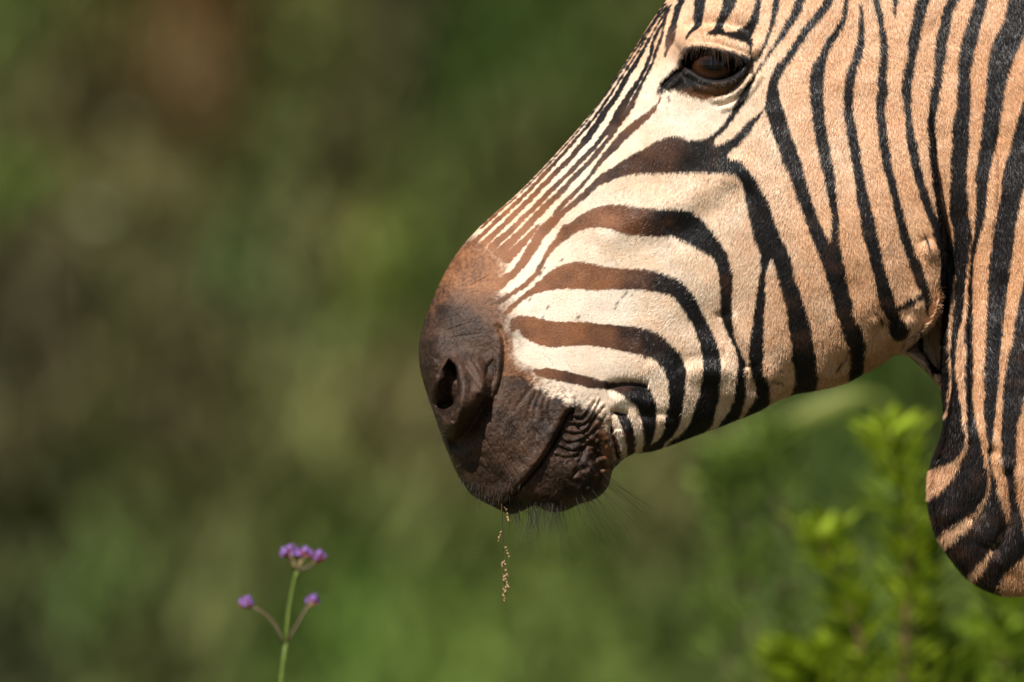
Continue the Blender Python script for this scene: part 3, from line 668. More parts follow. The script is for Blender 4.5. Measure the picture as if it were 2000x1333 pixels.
var = 1 + rng.normal(0, 1, (NHAIR, 1)) * (.16 + .26 * bh[:, None])
warm = np.clip(rng.normal(0, 1, (NHAIR, 1)), -2, 2)
hc = hc * np.clip(var, .5, 1.5) * (1 + warm * np.array([.02, -.05, -.10]) * (lum > .15))
tanh_ = (rng.random((NHAIR, 1)) < .08) & (lum > .2) & (samp(TAN, hx, hy)[:, None] > .3)
hc = np.where(tanh_, hc * np.array([.62, .42, .32]), hc)
hc = np.clip(hc, .006, .95)
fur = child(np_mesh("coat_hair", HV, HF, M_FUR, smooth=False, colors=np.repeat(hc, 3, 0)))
tag(fur, kind="stuff")

# ------------------------------------------------------------------ hair strands with a curve: whiskers, lashes, chin beard
def tubes(name, strands, mat, parent_child=True, colors=None):
    """strands: list of (points (n,3), root radius)"""
    Vv, Ff, off = [], [], 0
    for pts, r in strands:
        pts = np.array(pts); n = len(pts)
        for i, p in enumerate(pts):
            t = pts[min(i + 1, n - 1)] - pts[max(i - 1, 0)]; t = t / (np.linalg.norm(t) + 1e-9)
            a = np.cross(t, [0.3, 1, .2]); a /= np.linalg.norm(a) + 1e-9; b = np.cross(t, a)
            rr = r * (1 - i / (n - 1)) ** .7 + r * .08
            for k in range(3):
                an = k * 2.0944
                Vv.append(p + rr * (math.cos(an) * a + math.sin(an) * b))
        for i in range(n - 1):
            for k in range(3):
                Ff.append((off + 3*i + k, off + 3*i + (k+1) % 3, off + 3*i + 3 + (k+1) % 3, off + 3*i + 3 + k))
        off += 3 * n
    return np_mesh(name, np.array(Vv), np.array(Ff), mat)

flatX, flatY, flatD, flatB = PXf.ravel(), PYf.ravel(), DEf.ravel(), BASEf.ravel()
def depth_at(x, y, base=False):
    k = np.argmin((flatX - x) ** 2 + (flatY - y) ** 2)
    return (flatB if base else flatD)[k]
def on(x, y, out=0.0): return np.array([(x - 1000) * K, -(depth_at(x, y) + out) * K, ZC + (666.5 - y) * K])

def strand(p0, d, L, droop, n=6, curl=(0, 0, 0)):
    d = np.array(d, float); d /= np.linalg.norm(d)
    out = []
    for i in range(n):
        t = i / (n - 1)
        out.append(p0 + d * L * t + np.array([curl[0], curl[1], curl[2] - droop]) * (t * t) * L)
    return out
R = random.Random(5)
wh = []
for i in range(40):                                     # along the front of the nose
    t = R.random(); x = 838 + 74 * t + R.uniform(-2, 10); y = 780 + 170 * t
    wh.append((strand(on(x, y, -1), (-.85, -.45 * R.random(), .2 - .75 * R.random()), R.uniform(12, 32) * K, R.uniform(-.15, .35)), .40 * K))
for i in range(150):                                    # stubble on the upper lip
    t = R.random(); x = 905 + 110 * t + R.uniform(-14, 14); y = 950 + 22 * math.sin(t * 3) - 30 * max(0, t - .55) + R.uniform(-26, 12)
    wh.append((strand(on(x, y, -1), (R.uniform(-.5, .3), -.9, -.9), R.uniform(6, 15) * K, .4), .36 * K))
for i in range(44):                                     # long bristles of the chin
    t = R.random(); x = 1085 + 118 * t; y = 994 - 52 * t * t - 8 + R.uniform(-16, 4)
    wh.append((strand(on(x, y, -1), (.15 + .75 * t + R.uniform(-.2, .2), -.35 * R.random(), -1 + .55 * t), R.uniform(60, 150) * K, R.uniform(0, .25), 8, (R.uniform(-.1, .1), 0, 0)), .42 * K))
for i in range(8):
    x = R.uniform(1120, 1195); y = R.uniform(890, 960)
    wh.append((strand(on(x, y, -1), (.7, -.7, -.8), R.uniform(30, 70) * K, .1), .32 * K))
whiskers = child(tubes("whiskers", wh, M_HAIR)); tag(whiskers, kind="stuff")
bd = []
for i in range(110):
    t = R.random(); x = 988 + 100 * t; y = 993 - 6 * math.sin(t * 3.1) + R.uniform(-14, 2)
    L = R.uniform(28, 70) + 60 * math.exp(-((t - .45) / .28) ** 2) * R.random()
    bd.append((strand(on(x, y, -1), (.6 - .35 * t + R.uniform(-.45, .45), R.uniform(-.5, .2), -1), L * K, .1, 7, (-.35 + R.uniform(-.3, .3), 0, 0)), .36 * K))
beard = child(tubes("chin_beard", bd, M_HAIR)); tag(beard, kind="stuff")

# ------------------------------------------------------------------ eyes
dl = depth_at(1392, 132, True) + float(samp(REL, np.array([1392.]), np.array([90.]))[0]) * .35
M_EYE, nt, b = mat_new("zebra_eye")
tc = nt.nodes.new("ShaderNodeTexCoord"); mp = nt.nodes.new("ShaderNodeMapping"); mp.inputs["Scale"].default_value = (.5 / (26 * K), 0.0, .5 / (16 * K))
ln = nt.nodes.new("ShaderNodeVectorMath"); ln.operation = 'LENGTH'; cr = nt.nodes.new("ShaderNodeValToRGB")
nt.links.new(tc.outputs["Object"], mp.inputs["Vector"]); nt.links.new(mp.outputs[0], ln.inputs[0]); nt.links.new(ln.outputs["Value"], cr.inputs[0])
for e_ in (cr.color_ramp.elements[0],): e_.position = .32; e_.color = (.003,.0025,.003,1)
e_ = cr.color_ramp.elements[1]; e_.position = .92; e_.color = (.006,.004,.003,1)
e_ = cr.color_ramp.elements.new(.45); e_.color = (.020,.008,.003,1)
e_ = cr.color_ramp.elements.new(.66); e_.color = (.046,.017,.0065,1)
e_ = cr.color_ramp.elements.new(.80); e_.color = (.022,.009,.004,1)
nt.links.new(cr.outputs[0], b.inputs["Base Color"]); b.inputs["Roughness"].default_value = .6; b.inputs["Specular IOR Level"].default_value = 0.0
b.inputs["Coat Weight"].default_value = 1.0; b.inputs["Coat Roughness"].default_value = .0; b.inputs["Coat IOR"].default_value = 1.38
RE = 47
def ball(cxp, cyp, depth, sgn_):
    n, mseg = 28, 40; vs, fs = [], []
    for i in range(n + 1):
        a = math.pi * i / n
        for j in range(mseg):
            c = 2 * math.pi * j / mseg
            vs.append((RE * K * math.sin(a) * math.cos(c), RE * K * math.cos(a), RE * K * math.sin(a) * math.sin(c)))
    for i in range(n):
        for j in range(mseg):
            fs.append((i*mseg + j, (i+1)*mseg + j, (i+1)*mseg + (j+1) % mseg, i*mseg + (j+1) % mseg))
    o = mesh_obj("eye", vs, fs, M_EYE)
    o.location = ((cxp - 1000) * K, sgn_ * depth * K, ZC + (666.5 - cyp) * K)
    return child(o)
eye = ball(1392, 130, dl - RE + 2, -1); ball(1392, 130, dl - RE + 2, 1)
ls = []
for i in range(75):
    t = R.random(); x = 1336 + 112 * t; y = np.interp(x, [1336,1345,1362,1382,1402,1422,1440,1454], [112,101,96,98,103,110,117,124]) + R.uniform(-3, 1)
    L = R.uniform(14, 46) * (1 - .45 * abs(t - .5))
    ls.append((strand(on(x, y, 1), (R.uniform(-.3, .25) + .25 * (t - .5), -1.0, -.15), L * K, R.uniform(.35, .9), 6, (R.uniform(-.2, .2), 0, 0)), .30 * K))
lash = child(tubes("eyelashes", ls, M_LASH)); tag(lash, kind="stuff")

# ------------------------------------------------------------------ ears and mane
M_EAR, nt, b = mat_new("ear_hide"); b.inputs["Base Color"].default_value = (.45,.30,.19,1); b.inputs["Roughness"].default_value = .8
M_MANE, nt, b = mat_new("mane_hair"); b.inputs["Base Color"].default_value = (.05,.035,.028,1); b.inputs["Roughness"].default_value = .6
for s in (-1, 1):
    vs, fs = [], []
    n, m2 = 14, 12
    for i in range(n + 1):
        t = i / n; wdt = .045 * math.sin(math.pi * min(1, .18 + .82 * t)) ** .8
        for j in range(m2):
            a = math.radians(-150 + 300 * j / (m2 - 1))
            vs.append((.03 * t * t + wdt * .6 * math.cos(a), s * wdt * math.sin(a) * .9 + s * .03 * t, .19 * t))
    for i in range(n):
        for j in range(m2 - 1): fs.append((i*m2 + j, i*m2 + j + 1, (i+1)*m2 + j + 1, (i+1)*m2 + j))
    e = mesh_obj("ear", vs, fs, M_EAR)
    sol = e.modifiers.new("thickness", 'SOLIDIFY'); sol.thickness = .004
    e.location = ((1640 - 1000) * K, s * .055, ZC + (666.5 + 300) * K)
    child(e)
vs, fs = [], []
for i in range(900):
    t = R.random()
    x = np.interp(t, [0, .15, .4, .7, 1], [1560, 1720, 2000, 2400, 2950]); y = np.interp(t, [0, .15, .4, .7, 1], [-280, -378, -458, -395, 25]) + 25
    p = np.array([(x - 1000) * K, R.uniform(-.012, .012), ZC + (666.5 - y) * K]); L = R.uniform(.07, .11); dx = R.uniform(-.02, .02)
    k = len(vs); vs += [p + [-.004, 0, 0], p + [.004, 0, 0], p + [dx, R.uniform(-.012, .012), L]]; fs.append((k, k + 1, k + 2))
mane = child(mesh_obj("mane", vs, fs, M_MANE, smooth=False)); tag(mane, kind="stuff")

# ------------------------------------------------------------------ grass stalk hanging from the lips
def simple_mat(name, c, rough=.6, var=0.25, scale=400, spec=.3, trans=0.0):
    mt, nt, b = mat_new(name)
    nz = nt.nodes.new("ShaderNodeTexNoise"); nz.inputs["Scale"].default_value = scale
    tc = nt.nodes.new("ShaderNodeTexCoord"); nt.links.new(tc.outputs["Object"], nz.inputs["Vector"])
    mx = nt.nodes.new("ShaderNodeValToRGB")
    mx.color_ramp.elements[0].position = .3; mx.color_ramp.elements[1].position = .7
    mx.color_ramp.elements[0].color = tuple(max(0, v * (1 - var)) for v in c) + (1,)
    mx.color_ramp.elements[1].color = tuple(v * (1 + var) for v in c) + (1,)
    nt.links.new(nz.outputs["Fac"], mx.inputs[0]); nt.links.new(mx.outputs[0], b.inputs["Base Color"])
    b.inputs["Roughness"].default_value = rough; b.inputs["Specular IOR Level"].default_value = spec
    return mt

def tube_path(pts, radii, m=8):
    vs, fs = [], []; n = len(pts); pts = [np.array(p, float) for p in pts]
    for i, p in enumerate(pts):
        t = pts[min(i + 1, n - 1)] - pts[max(i - 1, 0)]; t /= np.linalg.norm(t) + 1e-9
        a = np.cross(t, [.2, 1, .1]); a /= np.linalg.norm(a) + 1e-9; b = np.cross(t, a)
        for k in range(m):
            an = 2 * math.pi * k / m
            vs.append(p + radii[i] * (math.cos(an) * a + math.sin(an) * b))
    for i in range(n - 1):
        for k in range(m): fs.append((i*m + k, i*m + (k+1) % m, (i+1)*m + (k+1) % m, (i+1)*m + k))
    fs.append(tuple(range(m - 1, -1, -1))); fs.append(tuple((n-1)*m + k for k in range(m)))
    return vs, fs

M_STALK = simple_mat("dry_stalk", (.050,.044,.016), .5)
M_SEED = simple_mat("grass_seed", (.27,.175,.085), .45, .5, 1500)
YG = -.040
def loc(px, py, y): v = at(px, py, y); return np.array(v)
stalk = empty("grass_stalk", loc(981, 978, YG))
tag(stalk, "thin seed-bearing grass stalk dangling from the zebra's lips", "grass stalk")
def sub(o, parent):
    o.parent = parent; o.matrix_parent_inverse = Matrix.Translation(-parent.location); return o
pp = [loc(x, y, YG) for x, y in ((980,972),(980,990),(980.5,1010),(981,1030),(982,1050),(982.5,1080),(983,1105),(985,1130),(987,1150),(986,1168))]
v_, f_ = tube_path(pp, [1.5*K, 1.5*K, 1.5*K, 1.4*K, 1.3*K, 1.2*K, 1.1*K, 1.0*K, .9*K, .7*K], 6)
sub(mesh_obj("stem", v_, f_, M_STALK), stalk)
def grain_mesh():
    vs, fs = [], []
    n, m2 = 6, 7
    for i in range(n + 1):
        a = math.pi * i / n
        for j in range(m2):
            c = 2 * math.pi * j / m2
            vs.append((2.3*K * math.sin(a) ** .8 * math.cos(c), 2.3*K * math.sin(a) ** .8 * math.sin(c), 3.6*K * math.cos(a)))
    for i in range(n):
        for j in range(m2): fs.append((i*m2 + j, (i+1)*m2 + j, (i+1)*m2 + (j+1) % m2, i*m2 + (j+1) % m2))
    return vs, fs
gv, gf = grain_mesh(); gv = np.array(gv)
for clus in ([(978,1040),(977,1046),(975,1051),(974,1057)], [(988,1070),(990,1076),(992,1082),(994,1088)], [(982,1100),(981,1106),(982,1108)], [(985,1097),(987,1103)],
             [(988,1115),(991,1121),(992,1127),(990,1124)], [(985,1127),(987,1131),(984,1134)], [(990,1138),(991,1143),(988,1148),(993,1147)], [(984,1152),(987,1156),(988,1150)], [(984,1164),(986,1169),(987,1160),(985,1174)], [(989,996),(991,1004),(992,1012),(993,1017)]):
    vs, fs = [], []
    for (x, y) in clus:
        gs_ = R.uniform(.6, 1.25); a = R.uniform(-.8, .8); ca, sa = math.cos(a), math.sin(a)
        p = loc(x, y, YG + R.uniform(-2, 2) * K); o0 = len(vs)
        for g in gv: vs.append(p + np.array([g[0]*ca + g[2]*sa, g[1], -g[0]*sa + g[2]*ca]) * gs_)
        fs += [tuple(o0 + q_ for q_ in f) for f in gf]
    x, y = clus[0]; o0 = len(vs)
    tv, tf = tube_path([loc(982 if y > 1020 else 984, y - 6, YG), loc(x, y, YG), loc(*clus[-1], YG)], [.35*K]*3, 4)
    vs += tv; fs += [tuple(o0 + q_ for q_ in f) for f in tf]
    sub(mesh_obj("spikelet", vs, fs, M_SEED), stalk)

# ------------------------------------------------------------------ terrain
def ground_h(x, y):
    s = np.log1p(np.exp((np.asarray(y, float) - 13.0) * 1.4)) / 1.4
    return 0.205 * s + 0.0009 * s * s + .10 * (noise2(np.asarray(x) * 10, np.asarray(y) * 10, 30, 41) - .5) * sstep(11, 15, y) + .03 * (noise2(np.asarray(x) * 10, np.asarray(y) * 10, 9, 42) - .5)
gx = np.concatenate([np.linspace(-300, -12, 30), np.linspace(-11.5, 11.5, 140), np.linspace(12, 300, 30)])
gy = np.concatenate([np.linspace(-80, -16, 12), np.linspace(-15, 30, 220), np.linspace(32, 420, 50)])
TX, TY = np.meshgrid(gx, gy)
TZ = ground_h(TX, TY)
nx, ny = len(gx), len(gy)
i = np.arange(ny - 1)[:, None] * nx; j = np.arange(nx - 1)[None]
TF = np.stack([i + j, i + j + 1, i + nx + j + 1, i + nx + j], -1).reshape(-1, 4)
mt, nt, b = mat_new("hillside_soil")
tc = nt.nodes.new("ShaderNodeTexCoord"); nz = nt.nodes.new("ShaderNodeTexNoise"); nz.inputs["Scale"].default_value = 2.2; nz.inputs["Detail"].default_value = 8
cr = nt.nodes.new("ShaderNodeValToRGB")
cr.color_ramp.elements[0].position = .35; cr.color_ramp.elements[0].color = (.055,.060,.020,1)
cr.color_ramp.elements[1].position = .68; cr.color_ramp.elements[1].color = (.105,.080,.045,1)
nt.links.new(tc.outputs["Object"], nz.inputs["Vector"]); nt.links.new(nz.outputs["Fac"], cr.inputs[0]); nt.links.new(cr.outputs[0], b.inputs["Base Color"])
b.inputs["Roughness"].default_value = .95; b.inputs["Specular IOR Level"].default_value = .1
ground = np_mesh("ground", np.stack([TX, TY, TZ], -1).reshape(-1, 3), TF, mt)
tag(ground, kind="structure")

# ------------------------------------------------------------------ undergrowth on the slope: blade colours change by patch with species, shadowed gaps painted in dark
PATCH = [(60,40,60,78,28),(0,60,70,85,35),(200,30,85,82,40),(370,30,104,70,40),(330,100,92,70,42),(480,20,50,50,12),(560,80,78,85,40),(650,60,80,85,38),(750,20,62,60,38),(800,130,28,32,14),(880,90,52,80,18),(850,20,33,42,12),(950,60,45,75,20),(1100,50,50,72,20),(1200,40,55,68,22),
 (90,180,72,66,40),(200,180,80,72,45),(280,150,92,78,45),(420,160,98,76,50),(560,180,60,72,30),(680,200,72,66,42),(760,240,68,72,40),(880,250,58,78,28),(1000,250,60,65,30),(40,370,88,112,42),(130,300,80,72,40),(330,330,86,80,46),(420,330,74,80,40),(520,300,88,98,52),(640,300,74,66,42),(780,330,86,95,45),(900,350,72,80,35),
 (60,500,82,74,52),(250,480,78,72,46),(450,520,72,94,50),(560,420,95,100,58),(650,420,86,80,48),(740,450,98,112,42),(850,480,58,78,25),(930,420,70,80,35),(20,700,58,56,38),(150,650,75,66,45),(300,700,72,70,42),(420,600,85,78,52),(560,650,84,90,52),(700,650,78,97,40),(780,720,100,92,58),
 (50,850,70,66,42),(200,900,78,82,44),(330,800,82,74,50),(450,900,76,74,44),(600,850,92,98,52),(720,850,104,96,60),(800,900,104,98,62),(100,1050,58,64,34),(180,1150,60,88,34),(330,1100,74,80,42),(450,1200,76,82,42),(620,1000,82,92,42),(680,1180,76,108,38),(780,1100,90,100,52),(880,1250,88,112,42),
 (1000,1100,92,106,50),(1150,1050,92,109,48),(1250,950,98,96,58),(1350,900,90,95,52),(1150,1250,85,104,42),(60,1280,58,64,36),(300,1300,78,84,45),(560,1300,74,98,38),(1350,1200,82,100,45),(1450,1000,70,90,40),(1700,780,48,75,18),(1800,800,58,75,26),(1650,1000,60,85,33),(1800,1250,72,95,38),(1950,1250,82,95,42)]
def slope_point(px, py, lift):
    best = None
    for yy in np.linspace(13, 30, 400):
        p = at(px, py, yy)
        if float(ground_h(p.x, yy)) + lift >= p.z: return p
    return at(px, py, 16)
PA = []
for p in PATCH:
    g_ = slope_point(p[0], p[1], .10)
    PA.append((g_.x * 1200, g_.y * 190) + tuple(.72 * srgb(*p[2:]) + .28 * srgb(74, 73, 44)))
M_UNDER = attr_mat("undergrowth_leaf", .75, .15)
def blades(n, x0, x1, y0, y1, hmin, hmax, gain, name, seed):
    g = np.random.default_rng(seed)
    x = g.uniform(x0, x1, n); y = g.uniform(y0, y1, n)
    z = ground_h(x, y)
    h = g.uniform(hmin, hmax, n) * (.6 + .8 * noise2(x * 10, y * 10, 7, 51))
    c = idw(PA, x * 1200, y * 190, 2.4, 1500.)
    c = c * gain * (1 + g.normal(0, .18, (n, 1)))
    a = g.uniform(0, 2 * math.pi, n); lean = g.uniform(.2, 1.5, n)
    dx, dy = np.cos(a), np.sin(a)
    wv = g.uniform(.005, .014, n)
    base = np.stack([x, y, z - .02], -1)
    sx = np.stack([-dy, dx, np.zeros(n)], -1) * wv[:, None]
    mid_ = base + np.stack([dx * lean * h * .35, dy * lean * h * .35, h * .62], -1)
    tip = base + np.stack([dx * lean * h, dy * lean * h, h * (1 - .25 * lean)], -1)
    Vv = np.stack([base - sx * .6, base + sx * .6, mid_ + sx, mid_ - sx, tip], 1).reshape(-1, 3)
    k = np.arange(n)[:, None] * 5
    Ft = np.concatenate([np.stack([k[:, 0], k[:, 0] + 1, k[:, 0] + 2], -1), np.stack([k[:, 0], k[:, 0] + 2, k[:, 0] + 3], -1), np.stack([k[:, 0] + 3, k[:, 0] + 2, k[:, 0] + 4], -1)])
    o = np_mesh(name, Vv, Ft, M_UNDER, smooth=False, colors=np.repeat(np.clip(c, .004, .6), 5, 0))
    return o
GAIN = 1.50
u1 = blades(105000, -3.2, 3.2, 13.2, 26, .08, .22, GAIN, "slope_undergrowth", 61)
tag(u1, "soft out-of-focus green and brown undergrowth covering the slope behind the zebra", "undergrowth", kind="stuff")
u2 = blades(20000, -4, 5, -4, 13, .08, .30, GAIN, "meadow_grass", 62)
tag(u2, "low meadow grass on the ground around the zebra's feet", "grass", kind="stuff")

# ------------------------------------------------------------------ leafy shrubs behind the neck
def leaf_mat(name, c):
    mt = simple_mat(name, c, .5, .35, 60, .3); nt = mt.node_tree; b = nt.nodes["Principled BSDF"]; out = nt.nodes["Material Output"]
    src = b.inputs["Base Color"].links[0].from_socket
    tr = nt.nodes.new("ShaderNodeBsdfTranslucent"); mx = nt.nodes.new("ShaderNodeMixShader"); mx.inputs[0].default_value = .42
    nt.links.new(src, tr.inputs["Color"]); nt.links.new(b.outputs[0], mx.inputs[1]); nt.links.new(tr.outputs[0], mx.inputs[2]); nt.links.new(mx.outputs[0], out.inputs["Surface"])
    return mt
def leafy(name, label, cat, stems, y, leafc, stemc, leaf_len, density, seed, group=None):
    """stems: list of pixel paths from base to tip at depth y"""
    g = random.Random(seed)
    x_b, y_b = stems[0][0]
    base = at(x_b, y_b, y)
    gz = float(ground_h(base.x, y))
    root_ = empty(name, (base.x, y, gz)); tag(root_, label, cat, group)
    M_L = leaf_mat(name + "_leaf", leafc); M_S = simple_mat(name + "_stem", stemc, .8)
    lv, lf = [], []
    for st in stems:
        pts = []
        dy = g.uniform(-.12, .12)
        p0 = at(*st[0], y + dy); pts.append(np.array([base.x + (p0.x - base.x) * .4, y + dy * .5, gz - .02]))
        for q_ in st: pts.append(np.array(at(*q_, y + dy)))
        dense = []
        for a_, b_ in zip(pts[:-1], pts[1:]):
            for t in np.linspace(0, 1, 10, endpoint=False): dense.append(a_ + (b_ - a_) * t)
        dense.append(pts[-1])
        n = len(dense)
        v1, f1 = tube_path(dense, [.0045 * (1 - .75 * i_ / n) for i_ in range(n)], 6)
        sub(mesh_obj("stem", v1, f1, M_S), root_)
        L = sum(np.linalg.norm(b_ - a_) for a_, b_ in zip(dense[:-1], dense[1:]))
        for i_ in range(int(L * density)):
            t = g.random() ** .8; k = min(int(t * (n - 1)), n - 2)
            p = dense[k] + (dense[k+1] - dense[k]) * g.random()
            if p[2] < gz + .25: continue
            ax = dense[k+1] - dense[k]; ax = ax / (np.linalg.norm(ax) + 1e-9)
            an = g.uniform(0, 2 * math.pi)
            out = np.array([math.cos(an), math.sin(an), g.uniform(-.1, .5)])
            d_ = out * .8 + ax * .6; d_ /= np.linalg.norm(d_)
            l_ = leaf_len * g.uniform(.6, 1.25); wv = np.cross(d_, [g.uniform(-.3, .3), g.uniform(-.3, .3), 1]); wv /= np.linalg.norm(wv) + 1e-9; wv *= l_ * .2
            off = out * g.uniform(0, .02) 
            q0 = p + off; o0 = len(lv); dr = np.array([0, 0, -l_ * .12])
            lv += [q0, q0 + d_ * l_ * .45 + wv, q0 + d_ * l_ + dr, q0 + d_ * l_ * .45 - wv]
            lf += [(o0, o0+1, o0+2), (o0, o0+2, o0+3)]
    o = mesh_obj("foliage", lv, lf, M_L, smooth=False); tag(sub(o, root_), kind="stuff")
    return root_
bright = tuple(srgb(146, 166, 42) * 1.0)
leafy("leafy_shrub", "bright yellow-green leafy shrub rising below the zebra's striped neck", "shrub",
      [[(1760,1420),(1770,1200),(1775,1080),(1768,980),(1745,890),(1735,840)], [(1700,1420),(1680,1250),(1640,1120),(1590,1040)], [(1820,1420),(1800,1250),(1785,1120),(1790,1050)], [(1580,1450),(1560,1350),(1540,1290)], [(1690,1450),(1670,1330),(1650,1180)], [(1880,1450),(1850,1340),(1800,1230)], [(1640,1450),(1600,1330),(1560,1270)]],
      2.1, bright, (.11,.055,.030), .029, 270, 71)
leafy("leafy_shrub", "green shrub with upright shoots under the hanging throat skin of the zebra", "shrub",
      [[(1950,1450),(1960,1300),(1965,1200),(1940,1130)], [(1900,1450),(1905,1330),(1925,1220)], [(2010,1450),(2000,1330),(1990,1240)], [(1860,1450),(1870,1350),(1880,1300)]],
      2.5, tuple(srgb(134, 158, 44) * .95), (.10,.06,.035), .029, 230, 72)
leafy("leafy_shrub", "dull grey-green shrub, more blurred, below the zebra's lower jaw", "shrub",
      [[(1480,1500),(1470,1300),(1455,1100),(1440,960),(1420,880)], [(1430,1500),(1425,1200),(1410,1000),(1400,900)], [(1540,1500),(1545,1200),(1530,1020),(1500,900),(1520,850)], [(1620,1500),(1640,1250),(1690,1050),(1705,960)]],
      4.2, tuple(srgb(122, 146, 62) * .9), (.085,.060,.035), .032, 210, 73)
# one arching blade
M_BL = simple_mat("pale_blade", tuple(srgb(140,150,70) * .7), .5)
bl = [(1790,1500),(1775,1200),(1768,960),(1740,800),(1680,772),(1620,794),(1560,816),(1496,850)]
pb = np.array([np.array(at(x, y, 4.3)) for x, y in bl]); pb[0][2] = float(ground_h(pb[0][0], 4.3)) - .02
tt = np.linspace(0, len(pb) - 1, 40); pb = hermite(np.arange(len(pb), dtype=float), pb, tt)
vs, fs = [], []
for i_, p in enumerate(pb):
    t = pb[min(i_+1, 39)] - pb[max(i_-1, 0)]; t /= np.linalg.norm(t)
    wv = np.cross(t, [0, 1, 0]); w_ = .011 * math.sin(math.pi * min(.97, .12 + i_ / 40 * .88)) ** .7 * (.16 + .84 * sstep(19, 28, i_))
    vs += [p - wv * w_, p + np.array([0, .003, 0]), p + wv * w_]
    if i_: k = 3 * i_; fs += [(k-3, k-2, k+1, k), (k-2, k-1, k+2, k+1)]
reed = empty("reed_grass", (pb[0][0], 4.3, pb[0][2]))
tag(reed, "single broad pale green grass leaf arching over below the zebra's jaw", "grass")
blade = sub(mesh_obj("blade", vs, fs, M_BL), reed)
sm = blade.modifiers.new("thickness", 'SOLIDIFY'); sm.thickness = .0006

# ------------------------------------------------------------------ purple verbena
YV = .62
ver = empty("verbena_flower", (at(548, 1333, YV).x - .01, YV, float(ground_h(-.19, YV))))
tag(ver, "slender green-stemmed wildflower with three clusters of small purple blooms", "flower")
M_VS = simple_mat("verbena_stem", (.115,.165,.028), .55); M_VB = simple_mat("verbena_branch", (.115,.085,.050), .6)
M_VP = simple_mat("verbena_petal", (.20,.098,.34), .6, .5, 260); M_VC = simple_mat("verbena_calyx", (.20,.045,.075), .6, .4, 300); M_VK = simple_mat("verbena_bract", (.25,.19,.09), .7)
def vp(x, y, dy=0): return np.array(at(x, y, YV + dy))
base_v = np.array([ver.location.x, YV, ver.location.z - .01])
p_ = [base_v, base_v + (vp(545, 1400) - base_v) * .5, vp(545, 1400), vp(549, 1333), vp(554, 1290), vp(558, 1255)]
v_, f_ = tube_path(p_, [5*K, 4.6*K, 4.4*K, 4.2*K, 4*K, 3.8*K], 8); sub(mesh_obj("stem", v_, f_, M_VS), ver)
p_ = [vp(557, 1262), vp(560, 1230), vp(564, 1190), vp(570, 1155), vp(576, 1128), vp(580, 1116)]
v_, f_ = tube_path(p_, [3.8*K, 3.6*K, 3.4*K, 3.2*K, 3.0*K, 3.8*K], 8); sub(mesh_obj("stem", v_, f_, M_VS), ver)
for pts in ([(553,1258),(548,1240),(538,1222),(522,1203),(508,1194),(492,1185)], [(563,1256),(570,1238),(582,1218),(592,1200),(600,1186)], [(582,1116),(592,1112),(602,1108),(610,1102)]):
    v_, f_ = tube_path([vp(*q_) for q_ in pts], [2.6*K] * len(pts), 7); sub(mesh_obj("branch", v_, f_, M_VB), ver)
# floret: five rounded petals on a short tube
fv, ff = [], []
tv, tf = tube_path([(0, 0, -8*K), (0, 0, -2*K), (0, 0, 0)], [1.2*K, 1.4*K, 2.0*K], 6); fv += tv; ff += tf
for k in range(5):
    a = 2 * math.pi * k / 5; o0 = len(fv)
    ca, sa = math.cos(a), math.sin(a); cb, sb = -sa, ca
    for rr, ww, zz in ((1.0, .8, 0), (3.6, 2.3, .8), (5.4, 1.9, .6), (6.0, .6, .2)):
        fv += [((ca*rr + cb*ww)*K, (sa*rr + sb*ww)*K, zz*K), ((ca*rr - cb*ww)*K, (sa*rr - sb*ww)*K, zz*K)]
    for i_ in range(3): ff.append((o0 + 2*i_, o0 + 2*i_ + 1, o0 + 2*i_ + 3, o0 + 2*i_ + 2))
floret = bpy.data.meshes.new("floret"); floret.from_pydata([tuple(v) for v in fv], [], ff); floret.materials.append(M_VP); floret.shade_smooth()
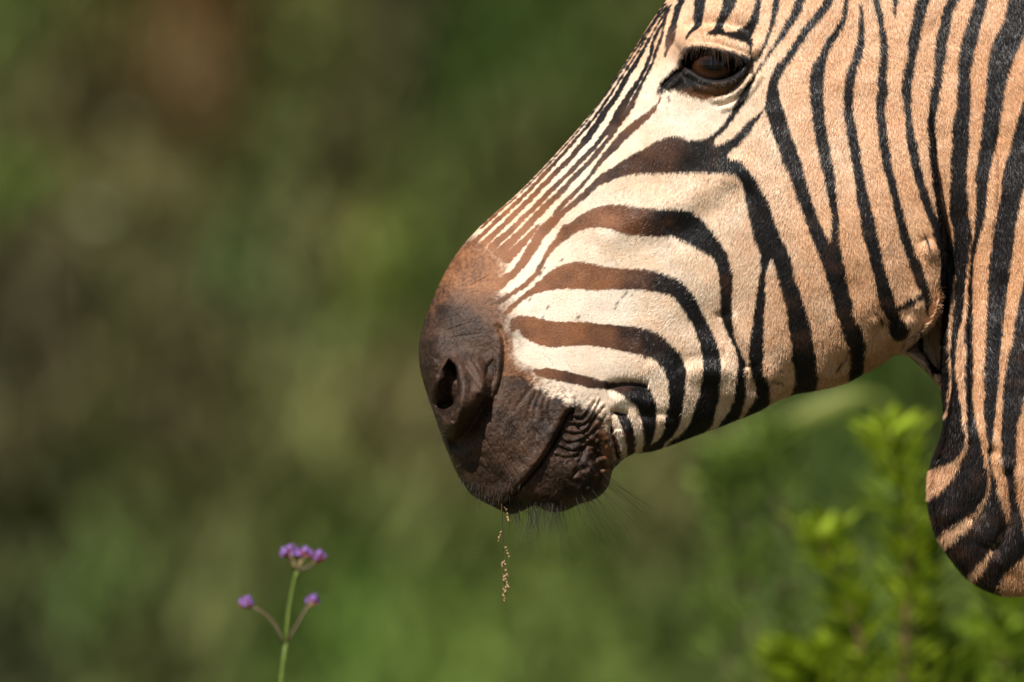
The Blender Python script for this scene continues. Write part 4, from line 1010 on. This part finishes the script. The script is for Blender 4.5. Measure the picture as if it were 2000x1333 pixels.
def flower_head(cxp, cyp, rx, ry, n, seed, bx, by):
    g = random.Random(seed)
    # core: bracts and calyx teeth
    vs, fs = [], []
    for i_ in range(42):
        a = g.uniform(0, 2 * math.pi); e = g.uniform(-.2, 1)
        d_ = np.array([math.cos(a) * (1 - .4 * e), math.sin(a) * (1 - .4 * e), e]); d_ /= np.linalg.norm(d_)
        p0 = vp(cxp, cyp + ry * .45) ; p1 = p0 + d_ * np.array([rx, rx * .8, ry * 1.15]) * K * g.uniform(.85, 1.2)
        v1, f1 = tube_path([p0, (p0 + p1) / 2, p1], [1.6*K, 2.2*K, .9*K], 5); o0 = len(vs); vs += v1; fs += [tuple(o0 + q_ for q_ in f) for f in f1]
    head = mesh_obj("flower_head", vs, fs, M_VC); sub(head, ver)
    v1, f1 = tube_path([vp(bx, by), vp((bx + cxp) / 2, (by + cyp + ry * .5) / 2), vp(cxp, cyp + ry * .3)], [3.4*K, 4.6*K, 7*K], 8)
    br = mesh_obj("bract", v1, f1, M_VK); sub(br, ver)
    for i_ in range(n):
        a = 2.4 * i_ + g.uniform(-.3, .3); e = 1 - (i_ + .5) / n * 1.25
        rr = math.sqrt(max(0, 1 - e * e))
        d_ = Vector((rr * math.cos(a), rr * math.sin(a), e)).normalized()
        p = vp(cxp, cyp) + np.array([d_.x * rx, d_.y * rx * .8, d_.z * ry]) * K
        o = bpy.data.objects.new("floret", floret); COL.objects.link(o)
        o.parent = head
        o.location = p; o.scale = (g.uniform(.75, 1.15),) * 3
        o.rotation_euler = (d_ + Vector((g.uniform(-.4, .4), -.35, g.uniform(-.3, .3)))).to_track_quat('Z', 'Y').to_euler()
flower_head(566, 1079, 18, 15, 13, 1, 579, 1116)
flower_head(593, 1081, 16, 13, 10, 2, 581, 1114)
flower_head(622, 1089, 14, 15, 10, 3, 612, 1102)
flower_head(481, 1178, 13, 14, 9, 4, 494, 1187)
flower_head(611, 1173, 12, 13, 6, 5, 601, 1188)

# ------------------------------------------------------------------ pale blooms on the slope that melt into discs
M_PB = simple_mat("pale_bloom", (.78,.80,.62), .6, .1)
for px, py, r, lab in ((190, 430, .030, "pale cream bloom on the slope, melted into a bright green-white disc"), (245, 255, .022, "pale greyish bloom on the slope, a faint disc against brown undergrowth")):
    p = slope_point(px, py, .55)
    rt = empty("pale_bloom", (p.x, p.y, float(ground_h(p.x, p.y)))); tag(rt, lab, "flower")
    v_, f_ = tube_path([np.array(rt.location), np.array([p.x + .01, p.y, (p.z + rt.location.z) / 2]), np.array(p)], [.002, .002, .0015], 6)
    sub(mesh_obj("stem", v_, f_, M_VS), rt)
    vs, fs = [], []
    for ring in range(3):
        for k in range(9):
            a = 2 * math.pi * (k + .5 * ring) / 9; e = .25 + .35 * ring
            d_ = np.array([math.cos(a), math.sin(a), e]); d_ /= np.linalg.norm(d_); s_ = np.array([-math.sin(a), math.cos(a), 0]) * r * .32
            o0 = len(vs); c0 = np.array(p)
            vs += [c0, c0 + d_ * r * .6 + s_, c0 + d_ * r * 1.1, c0 + d_ * r * .6 - s_]; fs.append((o0, o0+1, o0+2, o0+3))
    sub(mesh_obj("bloom", vs, fs, M_PB, smooth=False), rt)
